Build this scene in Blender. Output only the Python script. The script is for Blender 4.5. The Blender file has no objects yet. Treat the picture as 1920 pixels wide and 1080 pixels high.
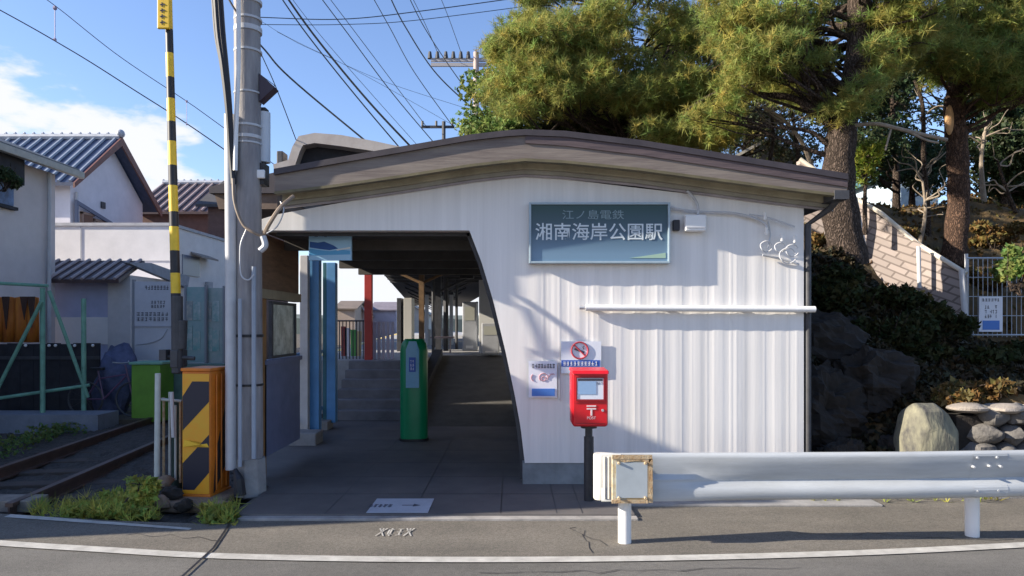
import bpy, math, random
import numpy as np
from mathutils import Vector, Matrix
S = bpy.context.scene; COL = S.collection
random.seed(7); rng = np.random.default_rng(7)
# ---------------------------------------------------------------- camera, sky, sun, exposure
F = 1300.0; HZ = 610.0; CH = 1.64
cd = bpy.data.cameras.new('camera'); cam = bpy.data.objects.new('camera', cd); COL.objects.link(cam)
cam.location = (0, 0, CH); cam.rotation_euler = (math.radians(90), 0, 0)
cd.sensor_width = 36; cd.lens = 36*F/1920; cd.shift_y = (HZ-540)/1920; cd.clip_end = 3000; cd.clip_start = .05
S.camera = cam
SUNT = Vector((2.3, .40, -1.0)).normalized()          # the way the light travels
sun_el = math.asin(-SUNT.z); sun_az = math.atan2(-SUNT.x, -SUNT.y) % (2*math.pi)
W = bpy.data.worlds.new('World'); S.world = W; W.use_nodes = True
nt = W.node_tree; nt.nodes.clear(); L = nt.links
def N(t, **k):
    n = nt.nodes.new(t)
    for a, b in k.items(): setattr(n, a, b)
    return n
def mth(op, a, b=None, c=None, clamp=False):
    n = N('ShaderNodeMath', operation=op, use_clamp=clamp)
    for i, v in enumerate((a, b, c)):
        if v is None: continue
        if isinstance(v, (int, float)): n.inputs[i].default_value = v
        else: L.new(v, n.inputs[i])
    return n.outputs[0]
sky = N('ShaderNodeTexSky', sky_type='NISHITA', sun_disc=False, sun_elevation=sun_el, sun_rotation=sun_az,
        altitude=0, air_density=1.0, dust_density=.4, ozone_density=2.2)
tc = N('ShaderNodeTexCoord'); sx = N('ShaderNodeSeparateXYZ'); L.new(tc.outputs['Generated'], sx.inputs[0])
az = mth('ARCTAN2', sx.outputs[0], sx.outputs[1]); el = mth('ARCSINE', sx.outputs[2])
mp = N('ShaderNodeMapping'); mp.inputs['Scale'].default_value = (5, 5, 13); mp.inputs['Location'].default_value = (.6, 1.3, .2)
L.new(tc.outputs['Generated'], mp.inputs[0])
nz = N('ShaderNodeTexNoise'); nz.inputs['Scale'].default_value = 1.0; nz.inputs['Detail'].default_value = 7; nz.inputs['Roughness'].default_value = .55
L.new(mp.outputs[0], nz.inputs['Vector'])
E = N('ShaderNodeMapRange'); L.new(az, E.inputs[0])
for i, v in zip((1, 2, 3, 4), (-.33, -.45, .11, .27)): E.inputs[i].default_value = v
am = mth('MULTIPLY', mth('SUBTRACT', nz.outputs[0], .5), .58)
dlt = mth('SUBTRACT', mth('ADD', E.outputs[0], am), el)
cm = N('ShaderNodeMapRange', interpolation_type='SMOOTHSTEP'); L.new(dlt, cm.inputs[0])
for i, v in zip((1, 2, 3, 4), (-.012, .05, 0, 1)): cm.inputs[i].default_value = v
back = N('ShaderNodeMapRange'); L.new(az, back.inputs[0])          # the cloud bank lies to the north-west only
for i, v in zip((1, 2, 3, 4), (.05, .25, 1, .25)): back.inputs[i].default_value = v
cmask = mth('MULTIPLY', cm.outputs[0], back.outputs[0])
skc = N('ShaderNodeMix', data_type='RGBA', blend_type='MULTIPLY'); skc.inputs[0].default_value = 1
L.new(sky.outputs[0], skc.inputs[6]); skc.inputs[7].default_value = (1.06, 1.07, 1.24, 1)
mx = N('ShaderNodeMix', data_type='RGBA'); L.new(cmask, mx.inputs[0]); L.new(skc.outputs[2], mx.inputs[6]); mx.inputs[7].default_value = (4.6, 4.7, 5.0, 1)
bg = N('ShaderNodeBackground'); bg.inputs[1].default_value = .095; L.new(mx.outputs[2], bg.inputs[0])
wo = N('ShaderNodeOutputWorld'); L.new(bg.outputs[0], wo.inputs[0])
sl = bpy.data.lights.new('sun', 'SUN'); sl.energy = 5.0; sl.angle = math.radians(.5); sl.color = (1, .91, .77)
so = bpy.data.objects.new('sun', sl); COL.objects.link(so); so.rotation_euler = SUNT.to_track_quat('-Z', 'Y').to_euler(); so.location = (-20, -5, 15)
S.view_settings.view_transform = 'Standard'; S.view_settings.look = 'None'; S.view_settings.gamma = 1; S.view_settings.exposure = 1.15
S.render.engine = 'CYCLES'
# ---------------------------------------------------------------- helpers
def P(px, py, Y): return Vector(((px-960)/F*Y, Y, CH-(py-HZ)/F*Y))
def GX(px, py):                                         # point of the flat ground seen at a pixel
    Y = CH*F/(py-HZ); return Vector(((px-960)/F*Y, Y, 0))
MATS = {}
def mat(name, col, rough=.7, var=.0, scale=6, bump=0, bscale=60, metal=0, col2=None, stretch=(1,1,1), detail=6, vcol=False, contrast=.5, spec=.5):
    if name in MATS: return MATS[name]
    m = bpy.data.materials.new(name); m.use_nodes = True; t = m.node_tree; b = t.nodes['Principled BSDF']
    b.inputs['Roughness'].default_value = rough; b.inputs['Metallic'].default_value = metal
    b.inputs['Specular IOR Level'].default_value = spec
    c = tuple(col)+(1,)
    b.inputs['Base Color'].default_value = c
    co = t.nodes.new('ShaderNodeTexCoord'); mpn = t.nodes.new('ShaderNodeMapping'); mpn.inputs['Scale'].default_value = stretch
    t.links.new(co.outputs['Object'], mpn.inputs[0])
    if var or col2:
        n = t.nodes.new('ShaderNodeTexNoise'); n.inputs['Scale'].default_value = scale; n.inputs['Detail'].default_value = detail; n.inputs['Roughness'].default_value = .65
        t.links.new(mpn.outputs[0], n.inputs['Vector'])
        mr = t.nodes.new('ShaderNodeMapRange'); mr.inputs[1].default_value = .5-.25*(1.3-contrast); mr.inputs[2].default_value = .5+.25*(1.3-contrast)
        t.links.new(n.outputs[0], mr.inputs[0])
        mixn = t.nodes.new('ShaderNodeMix'); mixn.data_type = 'RGBA'
        t.links.new(mr.outputs[0], mixn.inputs[0])
        a = c; b2 = tuple(col2)+(1,) if col2 else tuple(min(1, x*(1+var)) for x in col)+(1,)
        if not col2: a = tuple(x*(1-var) for x in col)+(1,)
        mixn.inputs[6].default_value = a; mixn.inputs[7].default_value = b2
        out = mixn.outputs[2]
        if vcol:
            at = t.nodes.new('ShaderNodeAttribute'); at.attribute_name = 'tint'
            m2 = t.nodes.new('ShaderNodeMix'); m2.data_type = 'RGBA'; m2.blend_type = 'MULTIPLY'; m2.inputs[0].default_value = 1
            t.links.new(out, m2.inputs[6]); t.links.new(at.outputs['Color'], m2.inputs[7]); out = m2.outputs[2]
        t.links.new(out, b.inputs['Base Color'])
    if bump:
        n2 = t.nodes.new('ShaderNodeTexNoise'); n2.inputs['Scale'].default_value = bscale; n2.inputs['Detail'].default_value = 4
        t.links.new(mpn.outputs[0], n2.inputs['Vector'])
        bn = t.nodes.new('ShaderNodeBump'); bn.inputs['Strength'].default_value = bump; bn.inputs['Distance'].default_value = .02
        t.links.new(n2.outputs[0], bn.inputs['Height']); t.links.new(bn.outputs[0], b.inputs['Normal'])
    MATS[name] = m; return m
def leafmat(name, col, col2, trans=.35):
    m = mat(name, col, .6, col2=col2, scale=1.3, vcol=True, spec=.25)
    t = m.node_tree; b = t.nodes['Principled BSDF']; o = t.nodes['Material Output']
    tr = t.nodes.new('ShaderNodeBsdfTranslucent'); ms = t.nodes.new('ShaderNodeMixShader'); ms.inputs[0].default_value = trans
    src = b.inputs['Base Color'].links[0].from_socket
    t.links.new(src, tr.inputs[0]); t.links.new(b.outputs[0], ms.inputs[1]); t.links.new(tr.outputs[0], ms.inputs[2]); t.links.new(ms.outputs[0], o.inputs[0])
    return m
def wloc(o):
    v = Vector((0, 0, 0))
    while o: v += Vector(o.location); o = o.parent
    return v
def props(o, label=None, cat=None, group=None, kind=None):
    if label: o['label'] = label
    if cat: o['category'] = cat
    if group: o['group'] = group
    if kind: o['kind'] = kind
    return o
def thing(name, label, cat, loc, group=None):
    o = bpy.data.objects.new(name, None); o.empty_display_size = .2; COL.objects.link(o); o.location = loc
    return props(o, label, cat, group)
class MB:
    def __init__(s): s.v = []; s.f = []; s.m = []
    def add(s, vs, fs, mi=0):
        k = len(s.v); s.v += [tuple(x) for x in vs]; s.f += [tuple(k+i for i in f) for f in fs]; s.m += [mi]*len(fs); return s
    def box(s, a, b, mi=0, M=None):
        x0, y0, z0 = a; x1, y1, z1 = b
        vs = [Vector(p) for p in ((x0,y0,z0),(x1,y0,z0),(x1,y1,z0),(x0,y1,z0),(x0,y0,z1),(x1,y0,z1),(x1,y1,z1),(x0,y1,z1))]
        if M: vs = [M @ p for p in vs]
        return s.add(vs, [(0,3,2,1),(4,5,6,7),(0,1,5,4),(1,2,6,5),(2,3,7,6),(3,0,4,7)], mi)
    def quad(s, *p, mi=0): return s.add(p, [tuple(range(len(p)))], mi)
    def ext(s, poly, vec, mi=0):                         # polygon pushed along vec
        vec = Vector(vec); n = len(poly); p = [Vector(q) for q in poly]
        fs = [tuple(range(n)), tuple(range(2*n-1, n-1, -1))]+[(i, i+n, (i+1) % n+n, (i+1) % n) for i in range(n)]
        return s.add(p+[q+vec for q in p], fs, mi)
    def tube(s, pts, r, n=8, mi=0, cap=True):
        pts = [Vector(p) for p in pts]; m = len(pts)
        rs = r if isinstance(r, (list, tuple)) else [r]*m
        vs = []; prev = None
        for i, p in enumerate(pts):
            d = (pts[min(i+1, m-1)]-pts[max(i-1, 0)]).normalized()
            ref = Vector((0, 0, 1)) if abs(d.z) < .9 else Vector((1, 0, 0))
            if prev is not None:
                a = (prev-d*prev.dot(d)); a = a.normalized() if a.length > 1e-6 else d.cross(ref).normalized()
            else: a = d.cross(ref).normalized()
            prev = a; b = d.cross(a)
            vs += [p+(a*math.cos(t)+b*math.sin(t))*rs[i] for t in [2*math.pi*j/n for j in range(n)]]
        fs = [(i*n+j, i*n+(j+1) % n, (i+1)*n+(j+1) % n, (i+1)*n+j) for i in range(m-1) for j in range(n)]
        if cap: fs += [tuple(range(n-1, -1, -1)), tuple(range((m-1)*n, m*n))]
        return s.add(vs, fs, mi)
    def cyl(s, c, r, h, n=20, mi=0, r2=None): return s.tube([c, Vector(c)+Vector((0, 0, h))], [r, r2 or r], n, mi)
    def ball(s, c, r, seg=10, rings=7, mi=0, sc=(1,1,1)):
        c = Vector(c); vs = []; fs = []
        for i in range(rings+1):
            t = math.pi*i/rings
            for j in range(seg):
                p = 2*math.pi*j/seg; vs.append(c+Vector((r*sc[0]*math.sin(t)*math.cos(p), r*sc[1]*math.sin(t)*math.sin(p), r*sc[2]*math.cos(t))))
        for i in range(rings):
            for j in range(seg): fs.append((i*seg+j, i*seg+(j+1) % seg, (i+1)*seg+(j+1) % seg, (i+1)*seg+j))
        return s.add(vs, fs, mi)
    def build(s, name, m, parent=None, label=None, cat=None, group=None, kind=None, smooth=False, bevel=0, auto=False):
        me = bpy.data.meshes.new(name); off = wloc(parent) if parent else Vector((0, 0, 0))
        if parent is None and cat:                       # own origin at the base
            a = np.array(s.v); off = Vector(((a[:,0].min()+a[:,0].max())/2, (a[:,1].min()+a[:,1].max())/2, a[:,2].min()))
        me.from_pydata([tuple(Vector(p)-off) for p in s.v], [], s.f); me.update()
        for x in (m if isinstance(m, (list, tuple)) else [m]): me.materials.append(x)
        me.polygons.foreach_set('material_index', s.m)
        import bmesh
        bm = bmesh.new(); bm.from_mesh(me); bmesh.ops.recalc_face_normals(bm, faces=bm.faces); bm.to_mesh(me); bm.free()
        if smooth:
            me.polygons.foreach_set('use_smooth', [True]*len(me.polygons))
            me.set_sharp_from_angle(angle=math.radians(40))
        o = bpy.data.objects.new(name, me); COL.objects.link(o)
        if parent: o.parent = parent
        else: o.location = off
        if bevel:
            b = o.modifiers.new('bevel', 'BEVEL'); b.width = bevel; b.segments = 2; b.limit_method = 'ANGLE'
        return props(o, label, cat, group, kind)
def lerp(a, b, t): return a+(b-a)*t
def spline(pts, k=6):                                    # Catmull-Rom through points
    p = [Vector(q) for q in pts]; p = [p[0]*2-p[1]]+p+[p[-1]*2-p[-2]]; o = []
    for i in range(1, len(p)-2):
        for j in range(k):
            t = j/k; o.append(.5*((2*p[i])+(-p[i-1]+p[i+1])*t+(2*p[i-1]-5*p[i]+4*p[i+1]-p[i+2])*t*t+(-p[i-1]+3*p[i]-3*p[i+1]+p[i+2])*t**3))
    return o+[p[-2]]
def text(s, size, loc, m, parent, name='lettering', rot=(math.pi/2, 0, 0), sx=1, bold=0, ext=.002, align='CENTER'):
    c = bpy.data.curves.new(name, 'FONT'); c.body = s; c.size = size; c.extrude = ext; c.offset = bold
    c.align_x = align; c.align_y = 'CENTER'
    o = bpy.data.objects.new(name, c); COL.objects.link(o); bpy.context.view_layer.update()
    me = bpy.data.meshes.new_from_object(o.evaluated_get(bpy.context.evaluated_depsgraph_get())); bpy.data.objects.remove(o)
    q = Matrix.Translation(Vector(loc)-wloc(parent)) @ Matrix([(1,0,0),(0,1,0),(0,0,1)]).to_4x4() @ (Matrix.Rotation(rot[2], 4, 'Z') @ Matrix.Rotation(rot[0], 4, 'X')) @ Matrix.Diagonal((sx, 1, 1, 1))
    me.transform(q); me.materials.clear(); me.materials.append(m)
    o = bpy.data.objects.new(name, me); COL.objects.link(o); o.parent = parent; return o
def strokes(mb, x0, z0, x1, z1, y, n, rows=1, mi=0, th=.002, dens=.75):   # rows of characters too small to read
    h = (z1-z0)/rows
    for r in range(rows):
        w = (x1-x0)/n
        for i in range(n):
            if random.random() > dens+.2: continue
            cx = x0+i*w; cz = z0+r*h
            for q in range(3):
                a = cz+h*(.12+.28*q)
                if random.random() < dens: mb.box((cx+w*.1, y-th, a), (cx+w*random.uniform(.6, .88), y, a+h*.11), mi)
            u = cx+w*random.uniform(.3, .6); mb.box((u, y-th*1.3, cz+h*.1), (u+w*.13, y, cz+h*.85), mi)
# ---------------------------------------------------------------- materials
white = mat('white_paint', (.78, .77, .75), .45, .05, 3, .05, 40)
facadeM = mat('ribbed_sheet_paint', (.85, .815, .775), .5, col2=(.70, .67, .635), scale=1.6, stretch=(6, 1, .22), bump=.04, bscale=20, contrast=.45, detail=9)
fascM = mat('weathered_brown_fascia', (.25, .21, .175), .75, col2=(.13, .10, .09), scale=2.2, stretch=(.6, 1, 7), bump=.15, bscale=15)
fascR = mat('roof_edge_dark', (.05, .04, .045), .6, .3, 5)
trimM = mat('olive_trim', (.38, .34, .24), .7, .25, 4, .1)
concM = mat('concrete', (.27, .26, .25), .85, .25, 4, .25, 60)
soclM = mat('socle_concrete', (.20, .22, .23), .85, .3, 3, .25, 50)
floorM = mat('floor_slabs', (.14, .125, .115), .75, col2=(.08, .074, .074), scale=1.6, bump=.12, bscale=60)
asphM = mat('asphalt', (.125, .117, .104), .9, col2=(.162, .152, .136), scale=2.3, bump=.5, bscale=260, detail=9, contrast=.2)
shouM = mat('worn_asphalt', (.135, .122, .10), .9, col2=(.18, .158, .13), scale=2.8, bump=.5, bscale=240, detail=9, contrast=.2)
for m_ in (asphM, shouM):
    t_ = m_.node_tree; b_ = t_.nodes['Principled BSDF']; src = b_.inputs['Base Color'].links[0].from_socket; co_ = [n for n in t_.nodes if n.type == 'TEX_COORD'][0]
    def nz_(sc, det, lo, hi, c0, c1, st=(1, 1, 1)):
        mp_ = t_.nodes.new('ShaderNodeMapping'); mp_.inputs['Scale'].default_value = st; t_.links.new(co_.outputs['Object'], mp_.inputs[0])
        n = t_.nodes.new('ShaderNodeTexNoise'); n.inputs['Scale'].default_value = sc; n.inputs['Detail'].default_value = det; t_.links.new(mp_.outputs[0], n.inputs['Vector'])
        r = t_.nodes.new('ShaderNodeMapRange'); r.inputs[1].default_value = lo; r.inputs[2].default_value = hi; r.inputs[3].default_value = c0; r.inputs[4].default_value = c1; t_.links.new(n.outputs[0], r.inputs[0]); return r.outputs[0]
    for sock in (nz_(130, 2, .35, .65, .72, 1.28), nz_(1.1, 4, .35, .65, .82, 1.12, (.5, 1.6, 1)), nz_(26, 3, .4, .7, 1.05, .86)):
        mm_ = t_.nodes.new('ShaderNodeMix'); mm_.data_type = 'RGBA'; mm_.blend_type = 'MULTIPLY'; mm_.inputs[0].default_value = 1; t_.links.new(src, mm_.inputs[6]); t_.links.new(sock, mm_.inputs[7]); src = mm_.outputs[2]
    t_.links.new(src, b_.inputs['Base Color'])
lineM = mat('road_paint', (.58, .56, .51), .8, col2=(.33, .31, .28), scale=7, bump=.4, bscale=150, detail=12, contrast=.4)
balM = mat('ballast_stone', (.085, .075, .065), .9, col2=(.04, .036, .034), scale=30, bump=.9, bscale=45)
dirtM = mat('dry_soil', (.10, .08, .055), .95, col2=(.06, .05, .035), scale=3, bump=.8, bscale=30)
polM = mat('pole_concrete', (.34, .32, .31), .75, col2=(.20, .185, .19), scale=6, bump=.2, bscale=60, stretch=(1.5, 1.5, .25), contrast=.7)
pipM = mat('grey_steel_pipe', (.50, .50, .51), .45, .1, 5)
blackM = mat('black_paint', (.018, .018, .022), .5, .3, 8)
darkM = mat('dark_steel', (.05, .05, .055), .6, .3, 8)
rubM = mat('cable_rubber', (.02, .02, .024), .6)
yelM = mat('yellow_paint', (.75, .50, .03), .5, .12, 9)
redM = mat('post_red', (.62, .012, .02), .32, .06, 6)
ironM = mat('cast_iron', (.03, .03, .035), .5, .3, 20, .2)
grdM = mat('guardrail_paint', (.50, .52, .53), .42, col2=(.36, .37, .37), scale=2.2, bump=.05, bscale=30, stretch=(.6, 1, 5), contrast=.4)
rustM = mat('rust', (.38, .20, .07), .8, col2=(.52, .44, .30), scale=18, bump=.3, bscale=80)
rwhM = mat('rust_stained_white', (.60, .56, .44), .6, col2=(.46, .34, .17), scale=9, bump=.1, contrast=.9)
grnM = mat('reader_green', (.0, .22, .085), .35, .08, 6)
bluM = mat('post_blue', (.10, .28, .52), .5, .12, 5)
crmM = mat('warm_white_post', (.60, .56, .52), .6, .12, 5)
woodM = mat('brown_board', (.20, .11, .06), .7, .3, 4, .1, stretch=(1, 1, 6))
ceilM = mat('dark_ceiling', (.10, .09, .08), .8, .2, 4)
greyM = mat('grey_panel', (.38, .39, .43), .6, .1, 4)
steelM = mat('gate_steel', (.45, .46, .48), .45, .1, 6, metal=.3)
orM = mat('orange_enamel', (.82, .30, .015), .4, col2=(.70, .40, .03), scale=5)
orD = mat('orange_side', (.62, .17, .012), .45, .2, 6)
def fissured(name, plate, crack):
    m = bpy.data.materials.new(name); m.use_nodes = True; t = m.node_tree; b = t.nodes['Principled BSDF']; b.inputs['Roughness'].default_value = .95; b.inputs['Specular IOR Level'].default_value = .15
    co = t.nodes.new('ShaderNodeTexCoord'); mp_ = t.nodes.new('ShaderNodeMapping'); mp_.inputs['Scale'].default_value = (1, 1, .38); t.links.new(co.outputs['Object'], mp_.inputs[0])
    n0 = t.nodes.new('ShaderNodeTexNoise'); n0.inputs['Scale'].default_value = 6; n0.inputs['Detail'].default_value = 5; t.links.new(mp_.outputs[0], n0.inputs['Vector'])
    mx_ = t.nodes.new('ShaderNodeMix'); mx_.data_type = 'RGBA'; mx_.blend_type = 'LINEAR_LIGHT'; mx_.inputs[0].default_value = .30; t.links.new(mp_.outputs[0], mx_.inputs[6]); t.links.new(n0.outputs['Color'], mx_.inputs[7])
    v = t.nodes.new('ShaderNodeTexVoronoi'); v.feature = 'DISTANCE_TO_EDGE'; v.inputs['Scale'].default_value = 17; t.links.new(mx_.outputs[2], v.inputs['Vector'])
    r = t.nodes.new('ShaderNodeValToRGB'); r.color_ramp.elements[0].color = tuple(crack)+(1,); r.color_ramp.elements[0].position = .03; r.color_ramp.elements[1].color = tuple(plate)+(1,); r.color_ramp.elements[1].position = .22
    e = r.color_ramp.elements.new(.6); e.color = tuple(x*1.35 for x in plate)+(1,)
    t.links.new(v.outputs['Distance'], r.inputs[0]); t.links.new(r.outputs[0], b.inputs['Base Color'])
    bn = t.nodes.new('ShaderNodeBump'); bn.inputs['Strength'].default_value = 1; bn.inputs['Distance'].default_value = .06; t.links.new(v.outputs['Distance'], bn.inputs['Height']); t.links.new(bn.outputs[0], b.inputs['Normal'])
    return m
barkM = fissured('pine_bark', (.115, .085, .068), (.035, .026, .02))
barkL = mat('bare_wood', (.34, .28, .22), .9, col2=(.18, .14, .10), scale=8, bump=.5, bscale=20)
hillM = mat('leaf_litter', (.17, .10, .035), .95, col2=(.06, .055, .025), scale=5.5, bump=1, bscale=22, detail=10)
rockM = mat('damp_rock', (.034, .026, .02), .95, col2=(.012, .010, .008), scale=5, bump=1, bscale=14, detail=10)  # near-black tone stands in for the shade on the bank
mosM = mat('mossy_stone', (.25, .235, .16), .85, col2=(.06, .057, .055), scale=3.2, stretch=(2.2, 1, .7), contrast=.8, bump=.4, bscale=16)
stnM = mat('wall_stone', (.16, .145, .13), .9, col2=(.09, .085, .08), scale=7, bump=.7, bscale=25)
blkM = mat('block_wall_pink', (.42, .33, .30), .85, .2, 5, .3, 40)
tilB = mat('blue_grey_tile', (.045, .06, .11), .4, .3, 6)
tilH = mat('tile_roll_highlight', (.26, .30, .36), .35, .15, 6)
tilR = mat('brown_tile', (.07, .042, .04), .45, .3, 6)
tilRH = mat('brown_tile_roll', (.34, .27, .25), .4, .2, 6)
houM = mat('house_render_white', (.76, .73, .71), .85, .08, 2, .1)
houG = mat('house_render_grey', (.60, .55, .53), .85, .08, 2, .1)
houP = mat('house_render_pale', (.72, .68, .70), .85, .08, 2, .1)
glsM = mat('window_glass', (.03, .04, .05), .08)
fenG = mat('faded_green_steel', (.17, .36, .26), .6, .25, 6)
navM = mat('dark_board', (.025, .025, .03), .8, .4, 5)
bblM = mat('billboard_white', (.50, .51, .55), .6, .06, 5)
bbgM = mat('poster_green', (.18, .34, .33), .6, col2=(.34, .42, .42), scale=3)
inkM = mat('ink', (.05, .05, .07), .7)
orgT = mat('orange_tarp', (.62, .22, .02), .7, col2=(.38, .09, .02), scale=3, stretch=(4, 1, .7))
limeM = mat('lime_green_box', (.13, .30, .03), .5, .2, 3)
pinM = mat('picket_lilac', (.45, .42, .50), .6, .1)
signB = mat('sign_blue', (.03, .10, .42), .5)
signW = mat('sign_white', (.72, .74, .80), .5, .04)
needM = leafmat('pine_needles', (.36, .37, .10), (.19, .24, .08), .5)
leafM = leafmat('broad_leaves', (.20, .27, .08), (.11, .18, .06), .45)
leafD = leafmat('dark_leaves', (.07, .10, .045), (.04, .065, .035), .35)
leafB = leafmat('bank_leaves', (.045, .05, .02), (.022, .03, .014), .2); leafB.node_tree.nodes['Principled BSDF'].inputs['Specular IOR Level'].default_value = .08  # darkened leaf copy with the bank's shade in its colour
weedM = leafmat('weed_leaves', (.42, .44, .10), (.24, .30, .07), .4)
dryM = leafmat('autumn_leaves', (.19, .135, .045), (.10, .065, .028), .3)
# ---------------------------------------------------------------- ground, road, track bed
def sheet(name, pts, z, m, th=.1):
    mb = MB(); mb.ext([(x, y, z-th) for x, y in pts], (0, 0, th)); return mb.build(name, m, kind='structure')
gr = MB(); gr.quad((-900, -300, -.22), (900, -300, -.22), (900, 1500, -.22), (-900, 1500, -.22)); gr.build('ground', dirtM, kind='structure')
sheet('road', [(-60, -12), (60, -12), (60, 6.75), (3.3, 6.75), (2.9, 7.2), (-2.45, 7.2), (-2.45, 5.70), (-3.3, 5.80), (-4.43, 6.02), (-6, 6.45), (-60, 9)], 0, asphM, .12)
# road shoulder between the white line and the buildings
ln = [(-6.5, 5.95), (-5.0, 5.50), (-3.9, 5.22), (-3.0, 5.06), (-2.2, 4.93), (-1.2, 4.86), (-.2, 4.84), (.8, 4.86), (1.8, 4.92), (2.8, 5.02), (3.9, 5.18), (6, 5.5), (9, 6.0)]
ln = [(p.x, p.y) for p in spline([(x, y, 0) for x, y in ln], 4)]
sheet('road_shoulder', ln+[(9, 6.7), (3.3, 6.7), (2.85, 7.0), (-2.44, 7.0), (-2.44, 5.72), (-3.3, 5.82), (-4.43, 6.04), (-6.5, 6.6)][:1]*0+[(9, 6.72), (-2.43, 6.72), (-2.43, 5.705), (-3.3, 5.805), (-4.43, 6.025), (-6.4, 6.5)], .004, shouM, .004-.001)
mb = MB()
for i in range(len(ln)-1):
    (x0, y0), (x1, y1) = ln[i], ln[i+1]
    mb.quad((x0, y0-.062, .008), (x1, y1-.062, .008), (x1, y1+.05, .008), (x0, y0+.05, .008))
mb.build('edge_line', lineM, kind='structure')
mb = MB(); a, b = GX(18, 967), GX(360, 992)
mb.quad(a+Vector((0, -.07, .009)), b+Vector((0, -.05, .009)), b+Vector((0, .0, .009)), a+Vector((0, .02, .009)))
mb.build('stop_line', lineM, kind='structure')
# expansion joint across the road, a fine dark seam
mb = MB(); c = [GX(430, 985), GX(400, 1030), GX(340, 1085), GX(300, 1150)]
for i in range(3): mb.quad(c[i]+Vector((-.008, 0, .012)), c[i+1]+Vector((-.008, 0, .012)), c[i+1]+Vector((.012, 0, .012)), c[i]+Vector((.012, 0, .012)))
mb.build('road_seam', blackM, kind='structure')
mb = MB()
gc = np.random.default_rng(6)
for (p_, q_, n_) in (((1075, 985), (1115, 1035), 7), ((1095, 1000), (1140, 1022), 5), ((240, 1000), (420, 1015), 9), ((900, 1078), (1500, 1066), 16), ((1500, 1000), (1900, 1012), 12)):
    pts = [GX(lerp(p_[0], q_[0], i/n_)+gc.normal(0, 5), lerp(p_[1], q_[1], i/n_)+gc.normal(0, 2.5)) for i in range(n_+1)]
    for i in range(n_):
        d = (pts[i+1]-pts[i]).normalized(); n = Vector((-d.y, d.x, 0))*gc.uniform(.0015, .0045); z = Vector((0, 0, .0065)); mb.quad(pts[i]-n+z, pts[i+1]-n+z, pts[i+1]+n+z, pts[i]+n+z)
mb.build('asphalt_cracks', blackM, kind='structure')
# worn white characters painted in front of the entrance
mb = MB()
a0 = GX(703, 1008); dx = .072
for k, gl in enumerate([((0,0,1,1),(0,1,1,0),(.5,.7,.5,1),(.1,.75,.9,.75)), ((.1,.2,.9,.2),(.1,.8,.9,.8),(.2,.2,.2,.8),(.5,0,.5,1)), ((.1,.1,.9,.1),(.1,.5,.9,.5),(.1,.9,.9,.9),(.5,.1,.5,.9)), ((0,0,1,1),(0,1,1,0),(.5,.6,.5,1),(.1,.7,.9,.7))]):
    for (u0, v0, u1, v1) in gl:
        p = Vector((a0.x+k*dx+u0*.06, 5.37+v0*.2, .010)); q = Vector((a0.x+k*dx+u1*.06, 5.37+v1*.2, .010))
        d = (q-p).normalized(); n = Vector((-d.y, d.x, 0))*.006
        mb.quad(p-n, q-n, q+n, p+n)
mb.build('road_lettering', lineM, kind='structure')
# station floor slab with joints
mb = MB(); mb.ext([(-2.32, 5.9, -.02), (1.05, 5.9, -.02), (1.05, 12, -.02), (-3.35, 12, -.02), (-3.35, 9.4, -.02), (-2.9, 7.6, -.02), (-2.42, 6.9, -.02)], (0, 0, .055)); fl = mb.build('station_floor', floorM, kind='structure', bevel=.008)
mb = MB()
for y in (6.6, 7.35, 8.1, 8.9, 9.7, 10.6): mb.box((-2.35, y, .034), (1.0, y+.008, .0360))
for x in (-1.6, -.85, -.1, .38, .6): mb.box((x, 5.92, .034), (x+.008, 10.6, .0358))
mb.build('floor_joint', blackM, kind='structure')
mb = MB(); mb.box((1.05, 6.25, -.02), (3.35, 6.98, .022)); mb.build('pavement', concM, kind='structure', bevel=.01)
mb = MB(); mb.box((3.35, 6.55, -.05), (14, 6.70, .05)); mb.build('kerb', concM, kind='structure', bevel=.015)
mb = MB(); mb.box((-2.3, 5.80, -.05), (1.06, 5.893, .024)); mb.build('floor_kerb', mat('kerb_pale', (.30, .28, .26), .85, .3, 5, .2, 60), kind='structure', bevel=.008)
# ballast bed
xs = np.linspace(-11, -2.5, 150); ys = np.concatenate([np.linspace(5.72, 12, 130), np.linspace(12.2, 70, 120)])
Xg, Yg = np.meshgrid(xs, ys); sh = -.12*(Yg-6.36); Xw = Xg+sh
Zg = -.10+rng.normal(0, .011, Xg.shape)+.03*np.sin(Xg*1.7+Yg)
lim = np.where(Xw < -4.4, 6.05+(-4.43-Xw)*.27, 5.72+(-2.45-Xw)*.15); Yw = np.maximum(Yg, lim)
mb = MB(); nx = len(xs)
mb.add(np.stack([Xw, Yw, Zg], -1).reshape(-1, 3).tolist(), [(j*nx+i, j*nx+i+1, (j+1)*nx+i+1, (j+1)*nx+i) for j in range(len(ys)-1) for i in range(nx-1)])
mb.build('ballast_bed', balM, kind='structure')
tx = lambda y, off: -4.55+off-.12*(y-6.36)
railM = mat('rusty_rail', (.10, .06, .045), .5, .3, 6)
slpM = mat('sleeper_wood', (.07, .055, .045), .9, .3, 6, .3)
for k, off in enumerate((0, -1.067)):
    mb = MB()
    y0, y1 = 6.25-off*.25, 75
    for (w, za, zb) in ((.065, -.10, -.085), (.01, -.085, .0), (.035, .0, .035)):
        mb.ext([(tx(y0, off)-w, y0, za), (tx(y0, off)+w, y0, za), (tx(y0, off)+w, y0, zb), (tx(y0, off)-w, y0, zb)], (-.12*(y1-y0), y1-y0, 0))
    mb.build('rail', railM, label=('nearer of the two rusty steel rails of the track' if k == 0 else 'farther of the two rusty steel rails, beside the green fence'), cat='rail', group='rails of the track')
sl_ = None
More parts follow.
